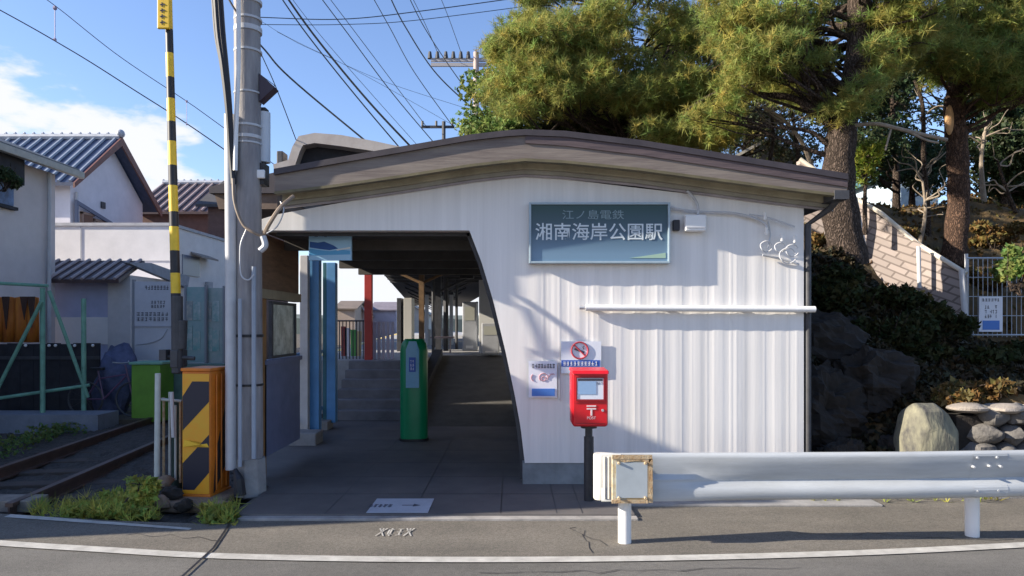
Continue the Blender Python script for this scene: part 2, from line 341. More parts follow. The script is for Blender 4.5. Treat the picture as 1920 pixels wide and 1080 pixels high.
for i in range(60):
    y = 6.95+i*.66
    if sl_ is None:
        mb = MB(); mb.box((-1.0, -.11, -.16), (1.0, .11, -.088)); sl_ = mb.build('sleeper', slpM, bevel=.01); o = sl_
    else: o = sl_.copy(); COL.objects.link(o)
    o.location = (tx(y, -.53), y, 0); o.rotation_euler = (0, 0, math.radians(7) + random.uniform(-.01, .01))
    props(o, 'dark timber sleeper lying under the rails in the ballast', 'sleeper', 'timber sleepers under the rails')
mb = MB(); mb.box((-6.2, 6.42, -.04), (-4.45, 6.62, .03), M=Matrix.Translation((0, -1.3, 0)) @ Matrix.Rotation(-.0, 4, 'Z'))
mb = MB(); a = P(-60, 938, 6.55); mb.box((-5.6, 6.36, -.08), (-4.42, 6.62, .03)); mb.build('crossing_plank', mat('worn_plank', (.22, .19, .16), .9, .3, 8, .3), label='worn timber plank at the road edge between the rails', cat='plank', bevel=.01)
# concrete edge beyond the track
mb = MB(); mb.box((-14, 11.3, -.2), (-6.75, 11.9, .18)); mb.build('track_side_kerb', mat('blue_concrete', (.20, .22, .26), .85, .2, 4, .2), label='low grey concrete wall at the foot of the green fence', cat='low wall')
mb = MB(); mb.box((-30, 11.9, -.2), (-6.4, 40, .02)); mb.build('yard', dirtM, kind='structure')
exec_later = []
# ---------------------------------------------------------------- station building
FY = 7.0
B = thing('station_building', 'white ribbed station building with a low gabled brown roof and open entrance', 'station', (0, FY, 0))
def fx(px): return (px-960)/F*FY
def fz(py): return CH-(py-HZ)/F*FY
TOP = [(470, 428), (520, 413), (700, 380), (900, 350), (985, 343), (1060, 347), (1200, 364), (1350, 381), (1500, 396)]
def ztop(x):
    px = x/FY*F+960
    return fz(np.interp(px, [t[0] for t in TOP], [t[1] for t in TOP]))+.06
SL = [(880, 432), (903, 492), (925, 565), (948, 660), (965, 740), (976, 800), (984, 868)]   # slanting edge of the opening
def zlow(x):
    px = x/FY*F+960
    if px <= 880: return fz(432)
    if px >= 984: return fz(868)
    return fz(np.interp(px, [t[0] for t in SL], [t[1] for t in SL]))
x0, x1 = fx(478), fx(1507)
grid = sorted(set(np.round(np.concatenate([np.arange(x0, x1, .0125), [x0, x1, fx(880), fx(984)]]), 4)))
r2 = np.random.default_rng(3); seams = np.cumsum(r2.choice([.055, .07, .085, .10], 70))+.16
def rib(x):
    if x < .12: return 0
    d = min(abs(x-s) for s in seams); k = int(np.argmin([abs(x-s) for s in seams]))
    return .0017*(.10+.90*((k*37) % 10)/10)*max(0, 1-d/.020)+.0014*math.sin(x*31)+.0012*math.sin(x*9+1)
vs = []; fs = []
for x in grid: vs += [(x, FY-rib(x), zlow(x)), (x, FY-rib(x), ztop(x))]
for i in range(len(grid)-1): fs.append((2*i, 2*i+2, 2*i+3, 2*i+1))
mb = MB(); mb.add(vs, fs)
poly = [(x0, fz(432))]+[(fx(a), fz(b)) for a, b in SL]+[(x1, fz(868)), (x1, ztop(x1))]+[(fx(a), ztop(fx(a))) for a, b in TOP[::-1][1:-1]]+[(x0, ztop(x0))]
mb.ext([(x, FY+.004, z) for x, z in poly], (0, .14, 0))
mb.build('front_wall', facadeM, B)
mb = MB(); mb.box((fx(980), FY+.01, 0), (x1, FY+.14, fz(868)-.002)); mb.build('socle', soclM, B)
mb = MB(); mb.box((x1-.14, FY+.145, 0), (x1-.003, 12, 2.75)); mb.build('side_wall', greyM, B); mb = MB(); mb.box((.18, 8.6, 0), (.30, 15.6, 2.9)); mb.build('inner_wall', mat('inner_wall_dim', (.20, .19, .18), .8, .2, 3), B)  # inner wall lengthened to keep stray side light off the ramp
# black inner edge of the opening
mb = MB(); pts = [Vector((fx(a)-.01, FY+.165, fz(b))) for a, b in [(510, 432)]+SL+[(984, 905)]]
for i in range(len(pts)-1):
    p, q = pts[i], pts[i+1]; n = Vector((-(q-p).z, 0, (q-p).x)).normalized()*.035
    mb.ext([p+n, q+n, q-n, p-n], (0, .03, 0))
mb.build('opening_trim', darkM, B)
# roof: gable sheet with deep fascia, ends slightly bent
RY = 6.68
RT = [(515, 322), (620, 303), (760, 279), (880, 258), (950, 250), (985, 248), (1060, 251), (1200, 268), (1350, 292), (1480, 313), (1588, 331)]
RB = [(515, 360), (620, 348), (760, 328), (880, 309), (950, 301), (985, 298), (1060, 302), (1200, 316), (1350, 336), (1480, 353), (1588, 366)]
def rp(px, py, y): return Vector(((px-960)/F*RY, y, CH-(py-HZ)/F*RY))
top = [rp(a, b, RY) for a, b in RT]; bot = [rp(a, b, RY) for a, b in RB]
def band(A, Bp, y0, y1, name, m, bev=0):
    mb = MB(); n = len(A)
    for i in range(n-1):
        p = [A[i], A[i+1], Bp[i+1], Bp[i]]; p = [Vector((q.x, y0, q.z)) for q in p]
        mb.add(p+[q+Vector((0, y1-y0, 0)) for q in p], [(0,1,2,3),(7,6,5,4),(0,4,5,1),(2,6,7,3)]+([(0,3,7,4)] if i == 0 else [])+([(1,5,6,2)] if i == n-2 else []))
    return mb.build(name, m, B)
up = Vector((0, 0, 1))
splitk = 5
band(top, bot, RY, RY+.05, 'fascia', fascM)
band([p+up*.022 for p in top], [p-up*.035 for p in top], RY-.03, 12.4, 'roof', fascR)
# upper dark roofing edge on the right slope
mid = [lerp(top[i], bot[i], .45) for i in range(len(top))]
band([p-up*.036 for p in top[5:]], [lerp(top[i], bot[i], .42+.03*(i-5)) for i in range(5, len(top))], RY-.014, RY-.002, 'fascia_cap', mat('purple_brown_board', (.14, .10, .10), .75, col2=(.06, .045, .05), scale=3, stretch=(.5, 1, 9), bump=.2, bscale=12))
band([p+up*.004 for p in bot], [p-up*.022 for p in bot], RY-.012, RY+.07, 'fascia_moulding', mat('dark_olive_strip', (.13, .11, .06), .7, .3, 4))
# soffit and the trim boards stepping back to the wall
band([p+up*.03 for p in bot], [p+up*.012 for p in bot], RY+.055, FY+.0, 'soffit', trimM)
def shifted(dz, k): return [Vector((p.x, 0, p.z-dz)) for p in k]
band(shifted(-.012, bot), shifted(.045, bot), 6.90, 6.975, 'trim_board', trimM)
band(shifted(.047, bot), shifted(.085, bot), 6.94, 6.985, 'trim_board', mat('grey_olive_strip', (.33, .31, .26), .7, .2, 4))
band(shifted(.087, bot), shifted(.108, bot), 6.965, 6.99, 'trim_board', mat('lilac_strip', (.36, .32, .33), .7, .2, 4))
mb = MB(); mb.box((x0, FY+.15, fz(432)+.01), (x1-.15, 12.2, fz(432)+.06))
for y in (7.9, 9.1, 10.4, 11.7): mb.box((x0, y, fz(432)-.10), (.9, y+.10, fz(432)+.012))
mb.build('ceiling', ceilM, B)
mb = MB(); mb.tube([rp(1580, 345, 6.80), rp(1580, 372, 6.80), Vector((3.16, 6.9, 2.80)), Vector((x1+.05, 7.02, 2.66)), Vector((x1+.05, 7.02, .1))], .032, 10); mb.build('downpipe', darkM, B, smooth=True)
mb = MB(); mb.box((3.10, 6.66, rp(0, 368, 0).z-.03), (3.24, 12.3, rp(0, 368, 0).z+.055)); mb.build('gutter', darkM, B)
# left side: brown board, notice board, lower panel, posts
XS = -2.60
mb = MB(); mb.box((XS-.05, 7.16, 2.02), (XS, 8.45, 2.60)); mb.build('side_board', woodM, B)
mb = MB(); mb.box((XS-.06, 7.12, 1.92), (XS+.03, 8.45, 2.018)); mb.build('side_rail', mat('tan_rail', (.30, .24, .15), .6, .2, 5), B)
mb = MB(); mb.box((XS-.05, 7.3, .25), (XS, 8.5, 1.22)); mb.box((XS-.06, 7.3, 1.222), (XS+.03, 8.5, 1.27)); mb.build('lower_panel', mat('blue_grey_panel', (.16, .18, .28), .6, .15, 5), B)
mb = MB(); mb.box((XS-.05, 7.22, .05), (XS, 7.34, 2.0), ); mb.build('brown_post', mat('orange_brown_post', (.30, .15, .05), .7, .25, 5), B)
mb = MB()
for (ya, yb, za, zb) in ((7.46, 7.50, 1.28, 1.90), (8.26, 8.30, 1.28, 1.90), (7.50, 8.26, 1.28, 1.31), (7.50, 8.26, 1.87, 1.90)): mb.box((XS-.02, ya, za), (XS+.02, yb, zb))
mb.build('notice_frame', darkM, B)
mb = MB(); mb.box((XS-.01, 7.5, 1.31), (XS+.004, 8.26, 1.87), 0)
mb.build('notice_glass', mat('notice_sheet', (.42, .48, .44), .3, col2=(.15, .2, .18), scale=7, contrast=.9), B)
mb = MB()
for k, (px, yb, m) in enumerate(()): pass
def post(px0, px1, Y, z0, z1, m, name='post', dy=None):
    xa, xb = (px0-960)/F*Y, (px1-960)/F*Y; mb = MB(); mb.box((xa, Y, z0), (xb, Y+(dy or (xb-xa)), z1)); return mb.build(name, m, B, bevel=.008)
for (px0, px1, py, m) in ((562, 577, 818, crmM), (579, 598, 815, bluM), (605, 612, 795, mat('dark_teal', (.03, .14, .17), .5, .2, 5)), (612, 629, 795, bluM)):
    Y = CH*F/(py+12-HZ); post(px0, px1, Y, .12, 2.62, m, 'canopy_post')
a = P(548, 835, 9.4)
for q in (((a.x, 9.25, .02), (a.x+.36, 9.62, .2)), ((-3.08, 10.6, .02), (-2.82, 10.95, .17))): mb = MB(); mb.box(*q); mb.build('post_footing', concM, B, bevel=.015)
mb = MB(); mb.box((-3.05, 9.5, .3), (-3.0, 11.0, .36)); mb.box((-3.05, 9.5, 1.2), (-3.0, 11.0, 1.25)); mb.build('post_rail', bluM, B)
# ---- platform, steps and ramp
mb = MB()
for i in range(6): mb.box((-3.1, 11.75+i*.28, -.02), (-1.75, 13.4, .035+(i+1)*.155))
mb.build('entrance_steps', mat('step_concrete', (.17, .165, .175), .8, .25, 3, .2, 50), kind='structure', bevel=.012)
mb = MB(); mb.ext([(-1.55, 11.0, -.02), (-1.55, 15.6, -.02), (-1.55, 15.6, .962), (-1.55, 11.0, .036)], (1.72, 0, 0)); mb.build('entrance_ramp', mat('ramp_surface', (.075, .07, .062), .9, .25, 3, .2), kind='structure')
mb = MB(); mb.box((-1.75, 11.3, 0), (-1.555, 15.55, .2)); mb.ext([(-1.75, 11.3, .2), (-1.75, 15.55, .2), (-1.75, 15.55, 1.1), (-1.75, 11.3, .3)], (.195, 0, 0)); mb.build('ramp_parapet', navM, kind='structure')
mb = MB(); e = lambda y, o: o-.12*(y-13.3)
mb.ext([(-4.3, 13.405, -.2), (-1.76, 13.405, -.2), (-1.76, 15.61, -.2), (1.6, 15.61, -.2), (e(75, 1.6), 75, -.2), (e(75, -4.3), 75, -.2)], (0, 0, 1.165)); mb.build('platform', mat('platform_concrete', (.36, .35, .34), .8, .2, 2, .2), kind='structure')
mb = MB(); mb.ext([(-4.2, 13.42, .966), (-3.95, 13.42, .966), (e(75, -3.95), 75, .966), (e(75, -4.2), 75, .966)], (0, 0, .006)); mb.build('tactile_strip', yelM, kind='structure')
# platform canopy on posts
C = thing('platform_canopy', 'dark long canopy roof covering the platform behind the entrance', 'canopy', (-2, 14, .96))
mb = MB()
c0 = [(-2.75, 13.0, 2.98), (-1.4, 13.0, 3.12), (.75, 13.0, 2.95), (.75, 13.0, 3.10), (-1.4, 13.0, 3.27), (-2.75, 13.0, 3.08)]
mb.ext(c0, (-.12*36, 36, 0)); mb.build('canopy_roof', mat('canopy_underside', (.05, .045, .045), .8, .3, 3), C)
for i in range(8):
    y = 14.2+i*3.6; x = e(y, -1.35) if i else -1.85
    mb = MB(); mb.box((x-(.07 if i else .05), y-.07, .965), (x+(.07 if i else .05), y+.07, 3.1)); mb.tube([(x, y, 2.5), (x-1.1, y, 3.0)], .03, 6); mb.tube([(x, y, 2.5), (x+1.1, y, 3.0)], .03, 6)
    mb.build('canopy_post', mat('brown_timber_post', (.20, .12, .06), .8, .35, 6) if i == 0 else darkM, C)
for i in range(6):
    y = 13.3+i*1.3; mb = MB(); mb.box((e(y, -2.7), y, 2.86), (e(y, .7), y+.08, 2.96)); mb.build('canopy_beam', darkM, C)
# objects inside
t = thing('card_reader_pillar', 'green rounded pillar with a blue card reader face in the middle of the entrance', 'reader', (-1.37, 9.7, .035))
mb = MB()
def rr(cx, cy, w, d, z, n=28, p=3.0): return [Vector((cx+w*math.copysign(abs(math.cos(a))**(2/p), math.cos(a)), cy+d*math.copysign(abs(math.sin(a))**(2/p), math.sin(a)), z)) for a in [2*math.pi*k/n for k in range(n)]]
def loft(mb, rings, mi=0):
    n = len(rings[0]); vs = [p for r in rings for p in r]
    mb.add(vs, [(i*n+j, i*n+(j+1) % n, (i+1)*n+(j+1) % n, (i+1)*n+j) for i in range(len(rings)-1) for j in range(n)]+[tuple(range(n-1, -1, -1)), tuple(range((len(rings)-1)*n, len(rings)*n))], mi)
loft(mb, [rr(-1.37, 9.7, .19, .15, z, 28, 2.6) for z in (.07, 1.28)]+[rr(-1.37, 9.7, .175, .14, 1.38, 28, 2.6), rr(-1.37, 9.72, .13, .11, 1.45, 28, 2.6)]); mb.build('pillar_body', grnM, t, smooth=True)
mb = MB(); mb.ext([(-1.46, 9.535, .78), (-1.28, 9.535, .78), (-1.28, 9.535, 1.3), (-1.32, 9.545, 1.42), (-1.42, 9.545, 1.42), (-1.46, 9.535, 1.3)], (0, .05, 0)); mb.build('reader_face', mat('pale_blue_face', (.16, .38, .55), .35, .1, 5), t)
mb = MB(); mb.box((-1.415, 9.52, 1.0), (-1.325, 9.534, 1.2)); mb.build('reader_pad', signB, t)
mb = MB(); strokes(mb, -1.40, 1.02, -1.34, 1.17, 9.519, 2, 3); mb.build('lettering', signW, t)
mb = MB(); loft(mb, [rr(-1.37, 9.7, .20, .165, z, 28, 2.6) for z in (.035, .068)]); mb.build('base_plate', blackM, t)
def simple(name, boxes, m, label, cat, group=None, bevel=.006):
    mb = MB()
    for b in boxes: mb.box(*b)
    return mb.build(name, m, label=label, cat=cat, group=group, bevel=bevel)
# blue wave sign over the entrance
t = thing('harbour_picture_sign', 'light blue sign with a dark blue wave shape hanging under the entrance lintel', 'sign', (P(620, 488, 7.35)))
a, b = P(579, 488, 7.35), P(659, 436, 7.35)
mb = MB(); mb.box((a.x, 7.35, a.z), (b.x, 7.39, b.z)); mb.build('sign_panel', mat('sign_sky_blue', (.34, .58, .78), .4), t)
def pq(px, py, y=7.35, dy=-.004): q = P(px, py, y); return Vector((q.x, y+dy, q.z))
for nm, m, pl, d in (('wave', mat('deep_blue', (.01, .08, .30), .5), [(581, 453), (596, 455), (608, 453), (625, 460), (634, 466), (618, 469), (600, 467), (581, 464)], -.004),
              ('lower_band', mat('aqua', (.10, .38, .66), .5), [(581, 466), (600, 469), (618, 471), (640, 468), (657, 470), (657, 477), (581, 479)], -.003),
              ('white_streak', white, [(630, 468), (657, 463), (657, 466), (632, 470)], -.006)):
    mb = MB(); mb.ext([pq(x, y, 7.35, d) for x, y in pl], (0, .0025, 0)); mb.build(nm, m, t)
mb = MB(); mb.box((pq(590, 0).x, 7.345, pq(0, 444).z), (pq(596, 0).x, 7.349, pq(0, 439).z)); mb.box((pq(608, 0).x, 7.345, pq(0, 444).z), (pq(613, 0).x, 7.349, pq(0, 438).z)); strokes(mb, pq(598,0).x, pq(0,444).z, pq(607,0).x, pq(0,439).z, 7.349, 2); mb.build('lettering', inkM, t)
# red post, fence, hanging signs
simple('red_post', [((P(683, 0, 13.5).x, 13.5, .965), (P(697, 0, 13.5).x, 13.62, 3.0)), ((P(668, 0, 13.5).x, 13.48, P(0, 495, 13.5).z), (P(697, 0, 13.5).x, 13.64, P(0, 478, 13.5).z))], mat('signal_red', (.42, .03, .02), .5, .15, 6), 'tall thin red post at the head of the entrance steps', 'post')
mb = MB()
for i in range(9): x = P(630+i*6.4, 0, 13.9).x; mb.tube([(x, 13.9, .965), (x, 13.9, 1.72)], .011, 6)
mb.tube([(P(628, 0, 13.9).x, 13.9, 1.73), (P(683, 0, 13.9).x, 13.9, 1.73)], .018, 6)
mb.build('platform_railing', darkM, label='dark thin railing at the platform edge between blue and red posts', cat='railing')
for i in range(5):
    x = P(699+i*8.4, 0, 13.8).x
    mb = MB(); mb.box((x, 13.8, .965), (x+.062, 13.83, P(0, 603, 13.8).z)); mb.build('picket_board', pinM, label='pale lilac upright board in the row right of the red post', cat='board', group='pale upright boards by the red post', bevel=.005)
mb = MB()
for i, (px, c) in enumerate(((640, 0), (647, 1), (658, 2), (668, 3))):
    x = P(px, 0, 14.6).x
    mm = [mat('banner_red', (.35, .06, .05), .6), mat('banner_white', (.7, .66, .66), .6), mat('banner_green', (.10, .35, .08), .6), mat('banner_yellow', (.55, .42, .2), .6)][c]
    mb = MB(); mb.ext([(x, 14.6, .99), (x+.10, 14.6, .99), (x+.11, 14.6, P(0, 612+3*i, 14.6).z), (x-.01, 14.6, P(0, 612+3*i, 14.6).z)], (0, .02, 0)); mb.build('banner', mm, label=['dull red', 'white', 'green', 'pale yellow'][c]+' narrow banner standing behind the platform railing', cat='banner')
t = thing('arrivals_board', 'wide black display board hanging from the canopy beside the red post', 'display board', P(740, 510, 12.6))
a, b = P(702, 511, 12.6), P(780, 482, 12.6); mb = MB(); mb.box((a.x, 12.6, a.z), (b.x, 12.85, b.z)); mb.build('board_case', blackM, t, bevel=.01)
mb = MB(); mb.box((a.x-.01, 12.58, b.z+.002), (b.x+.01, 12.86, b.z+.035)); mb.build('board_rim', steelM, t)
mb = MB(); mb.tube([(a.x+.15, 12.7, b.z+.03), (a.x+.15, 12.7, 3.0)], .012); mb.tube([(b.x-.15, 12.7, b.z+.03), (b.x-.15, 12.7, 3.0)], .012); mb.build('hanger', darkM, t)
t = thing('hanging_sign', 'beige and green station name sign hanging right of the black board', 'sign', P(825, 515, 12.8))
a, b = P(797, 515, 12.8), P(854, 493, 12.8); mb = MB(); mb.box((a.x, 12.8, a.z), (b.x, 12.87, b.z)); mb.build('sign_panel', mat('beige_sign', (.42, .38, .30), .5), t)
mb = MB(); mb.box((P(818, 0, 12.8).x, 12.81, b.z+.002), (b.x-.06, 12.86, b.z+.10)); mb.build('green_header', mat('green_header', (.02, .13, .09), .5), t)
mb = MB(); strokes(mb, a.x+.08, a.z+.05, b.x-.08, b.z-.05, 12.799, 7); mb.build('lettering', mat('pale_ink', (.25, .25, .25), .6), t)
def gate(px0, px1, py0, py1, Y, label):
    t = thing('ticket_gate', label, 'ticket machine', P((px0+px1)/2, py1, Y)); a, b = P(px0, py1, Y), P(px1, py0, Y)
    mb = MB(); mb.box((a.x, Y, a.z), (b.x, Y+.5, b.z)); mb.build('cabinet', steelM, t, bevel=.02)
    mb = MB(); mb.box((a.x+.05, Y-.006, lerp(a.z, b.z, .62)), (b.x-.05, Y-.001, lerp(a.z, b.z, .9))); mb.build('screen', mat('screen_beige', (.42, .42, .36), .3), t)
    mb = MB(); mb.box((a.x+.08, Y-.005, lerp(a.z, b.z, .05)), (b.x-.08, Y-.001, lerp(a.z, b.z, .11))); mb.build('slot', white, t)
gate(867, 894, 566, 658, 15.7, 'tall light grey machine standing right of the brown timber post')
gate(903, 936, 606, 664, 15.4, 'low wide grey cabinet beside the slanting wall edge')
simple('white_partition', [((P(898, 0, 17).x, 17, .965), (P(935, 0, 17).x, 17.05, 2.75))], mat('lit_partition', (.75, .74, .70), .7), 'cream partition wall at the right side of the platform', 'partition')
simple('platform_bench', [((P(806, 0, 17).x, 17, 1.32), (P(850, 0, 17).x, 17.4, 1.36)), ((P(810, 0, 17).x, 17.1, .966), (P(812, 0, 17).x, 17.3, 1.32)), ((P(842, 0, 17).x, 17.1, .966), (P(844, 0, 17).x, 17.3, 1.32))], mat('bench_wood', (.40, .30, .28), .6, .2, 5), 'low slatted bench on the platform behind the green pillar', 'bench')
for (px, Y, r, lab) in ((812, 16.5, .035, 'thin dark green post on the platform right of the timber post'), (836, 18.5, .07, 'thick dark post in the middle of the platform'), (820, 21, .05, 'pale grey post behind the platform bench'), (856, 19.5, .04, 'slim dark post left of the tall grey machine')):
    mb = MB(); mb.tube([P(px, 0, Y)*0+Vector((P(px, 0, Y).x, Y, .966)), Vector((P(px, 0, Y).x, Y, 2.95))], r, 8); mb.build('platform_post', pipM if 'pale' in lab else darkM, label=lab, cat='post', smooth=True)
t = thing('waiting_shelter', 'pale framed glass shelter far along the platform', 'shelter', P(825, 640, 24))
for k, px in enumerate((800, 812, 826, 846)):
    mb = MB(); x = P(px, 0, 24).x; mb.box((x-.06, 24, .966), (x+.06, 24.1, 2.7)); mb.build('frame_post', mat('pale_frame', (.65, .64, .60), .5), t)
mb = MB(); mb.box((P(798, 0, 24).x, 23.95, 2.702), (P(850, 0, 24).x, 25.5, 2.8)); mb.build('shelter_roof', darkM, t)
mb = MB(); mb.box((P(800, 0, 24).x, 24.03, .966), (P(846, 0, 24).x, 24.06, 1.5)); mb.build('lower_panel', mat('cream_panel', (.6, .58, .5), .6), t)
t = thing('hanging_sign', 'small dark clock box hanging under the canopy right of the beige sign', 'sign', P(875, 520, 14.5))
mb = MB(); a_, b_ = P(862, 522, 14.5), P(888, 500, 14.5); mb.box((a_.x, 14.5, a_.z), (b_.x, 14.6, b_.z)); mb.build('case', blackM, t, bevel=.01); mb = MB(); mb.tube([((a_.x+b_.x)/2, 14.55, b_.z), ((a_.x+b_.x)/2, 14.55, 3.0)], .012, 6); mb.build('hanger', darkM, t)
for (px0, px1, c, lab) in ((744, 752, darkM, 'dark slim cabinet left of the green pillar on the platform'), (757, 772, mat('vend_white', (.55, .52, .45), .5), 'cream vending machine left of the timber post')):
    simple('cabinet', [((P(px0, 0, 18).x, 18, .966), (P(px1, 0, 18).x, 18.5, 2.35))], c, lab, 'cabinet')
mb = MB(); 
for i in range(14):
    y = 20+i*2.4; x = e(y, .9); mb.box((x, y, .966), (x+.12, y+.12, 2.9))
mb.box((e(20, .95), 20, .966), (e(20, .95)+.02, 20.05, 1.0))
mb.build('platform_back_frame', darkM, label='row of dark uprights closing the far right side of the platform', cat='partition')
simple('floor_notice', [((GX(688, 968).x, GX(0, 970).y, .0375), (GX(803, 968).x, GX(0, 943).y, .041))], mat('faded_plate', (.40, .42, .46), .7, .1, 6), 'pale rectangular notice with a black arrow stuck on the floor', 'floor sign', bevel=0)
fn = bpy.data.objects['floor_notice']
mb = MB(); y = lerp(GX(0, 970).y, GX(0, 943).y, .5); xa = GX(765, 955).x
mb.box((xa-.05, y-.008, .0412), (xa+.06, y+.008, .0425)); mb.ext([(xa+.05, y-.045, .0412), (xa+.115, y, .0412), (xa+.05, y+.045, .0412)], (0, 0, .0013))
x = GX(694, 955).x
for i in range(5):
    cx = x+i*.042
    for j in range(3): mb.box((cx, y-.055+j*.035, .0412), (cx+random.uniform(.02, .036), y-.04+j*.035, .0425))
    mb.box((cx+.012, y-.07, .0412), (cx+.02, y+.03, .0424))
mb.build('lettering', inkM, fn)
# ---------------------------------------------------------------- on the facade
t = thing('station_name_sign', 'large green to blue sign board with white Japanese station name on the wall', 'sign', P(1123, 492, 6.93))
SY = 6.93
a, b = P(996, 490, SY), P(1252, 384, SY)
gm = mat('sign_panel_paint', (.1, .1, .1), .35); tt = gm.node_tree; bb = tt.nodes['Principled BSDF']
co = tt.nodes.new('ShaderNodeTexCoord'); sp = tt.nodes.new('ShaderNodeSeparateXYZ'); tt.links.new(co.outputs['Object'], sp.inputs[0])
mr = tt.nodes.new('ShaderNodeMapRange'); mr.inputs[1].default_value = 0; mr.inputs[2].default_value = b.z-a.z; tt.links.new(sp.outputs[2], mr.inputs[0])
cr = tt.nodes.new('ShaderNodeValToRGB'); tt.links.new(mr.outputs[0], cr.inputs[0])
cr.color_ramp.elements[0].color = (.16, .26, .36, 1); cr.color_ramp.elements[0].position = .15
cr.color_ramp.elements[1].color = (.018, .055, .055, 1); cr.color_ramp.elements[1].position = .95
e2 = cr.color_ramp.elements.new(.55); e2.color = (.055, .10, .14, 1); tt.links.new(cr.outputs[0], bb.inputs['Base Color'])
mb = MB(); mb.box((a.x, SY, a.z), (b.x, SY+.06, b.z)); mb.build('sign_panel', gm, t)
mb = MB(); fr = .022
mb.box((a.x-fr, SY-.02, a.z-fr), (a.x, SY+.06, b.z+fr)); mb.box((b.x, SY-.02, a.z-fr), (b.x+fr, SY+.06, b.z+fr)); mb.box((a.x, SY-.02, b.z), (b.x, SY+.06, b.z+fr)); mb.box((a.x, SY-.02, a.z-fr), (b.x, SY+.06, a.z))
mb.build('sign_frame', mat('sign_frame_metal', (.33, .42, .47), .4, .1, 5), t, bevel=.004)
letM = mat('pale_lettering', (.62, .68, .70), .5)
text('湘南海岸公園駅', .183, (P(1123, 0, SY).x, SY-.003, P(0, 437, SY).z), letM, t, bold=.0012)
text('江ノ島電鉄', .10, (P(1112, 0, SY).x, SY-.003, P(0, 404, SY).z), mat('dim_lettering', (.22, .30, .32), .6), t, sx=1.25)
mb = MB(); mb.ext([(P(1180, 0, SY).x, SY-.004, P(0, 484, SY).z), (P(1248, 0, SY).x, SY-.004, P(0, 484, SY).z), (P(1248, 0, SY).x, SY-.004, P(0, 474, SY).z), (P(1215, 0, SY).x, SY-.004, P(0, 479, SY).z)], (0, .003, 0)); mb.build('green_swoosh', mat('pale_green', (.35, .50, .38), .5), t)
t = thing('junction_box', 'white electrical box high on the wall with a conduit above', 'electrical box', P(1305, 433, 6.93))
a, b = P(1285, 433, 6.9), P(1325, 402, 6.9); mb = MB(); mb.box((a.x, 6.9, a.z), (b.x, 6.99, b.z)); mb.build('box_body', white, t, bevel=.012)
mb = MB(); mb.box((a.x+.01, 6.893, a.z+.03), (b.x-.01, 6.899, a.z+.036)); mb.build('lid_seam', greyM, t)
mb = MB(); mb.tube(spline([P(1309, 402, 6.95), P(1308, 385, 6.95), P(1300, 370, 6.95), P(1288, 358, 6.93)]), .014, 8); mb.build('conduit', pipM, t, smooth=True)
simple('doorbell_unit', [((P(1263, 0, 6.93).x, 6.93, P(0, 432, 6.93).z), (P(1275, 0, 6.93).x, 6.99, P(0, 412, 6.93).z))], blackM, 'small black box between the name sign and the white box', 'electrical box')
# pipe rail
t = thing('wall_pipe_rail', 'long white horizontal pipe fixed across the ribbed wall', 'pipe rail', P(1310, 585, 6.9))
mb = MB(); mb.tube([P(1098, 577, 6.945), P(1528, 580, 6.945)], .032, 14); mb.build('pipe', white, t, smooth=True)
mb = MB(); mb.tube([P(1086, 577, 6.945), P(1099, 577, 6.945)], .018, 10); mb.build('pipe_end', steelM, t)
for px in (1108, 1250, 1390, 1490):
    x = P(px, 0, 6.9).x; mb = MB(); mb.box((x-.012, 6.95, P(0, 582, 6.95).z), (x+.012, 6.996, P(0, 575, 6.95).z)); mb.build('bracket', steelM, t)
# cable along the roof line with loops
mb = MB(); mb.tube(spline([P(1252, 388, 6.95), P(1300, 396, 6.95), P(1370, 399, 6.95), P(1405, 406, 6.95), P(1432, 418, 6.95), P(1440, 432, 6.94)]), .011, 6)
mb.tube(spline([P(1405, 402, 6.94), P(1440, 408, 6.94), P(1490, 425, 6.95)]), .008, 6)
mb.build('wall_cable', pipM, label='light cable running under the roof edge right of the white box', cat='cable', smooth=True)
t = thing('cable_loop_cluster', 'tangle of light cable loops and insulators near the right wall corner', 'cable bundle', P(1460, 485, 6.95))
mb = MB()
for (cx, cy, r, dz) in ((1437, 462, 10, 0), (1462, 464, 9, .01), (1484, 470, 11, .02), (1475, 480, 14, .03)):
    mb.tube([P(cx, cy, 6.93)+Vector((r/186*math.cos(u)*1.1, -dz+.01*math.sin(3*u), r/186*math.sin(u))) for u in np.linspace(.3, 5.8, 18)], .006, 6)
mb.build('cable_loops', pipM, t, smooth=True)
mb = MB()
for (cx, cy) in ((1437, 440), (1434, 412), (1466, 452), (1490, 455)):
    p = P(cx, cy, 6.93); mb.tube([p, p+Vector((0, 0, .03)), p+Vector((0, 0, .032)), p+Vector((0, 0, .07))], [.014, .02, .012, .018], 10)
mb.build('insulators', white, t, smooth=True)
mb = MB(); mb.tube(spline([P(1430, 478, 6.96), P(1465, 486, 6.96), P(1498, 496, 6.95)]), .012, 6); mb.tube(spline([P(1440, 415, 6.96), P(1444, 440, 6.97), P(1440, 465, 6.96)]), .008, 6); mb.build('lead_in', steelM, t, smooth=True)
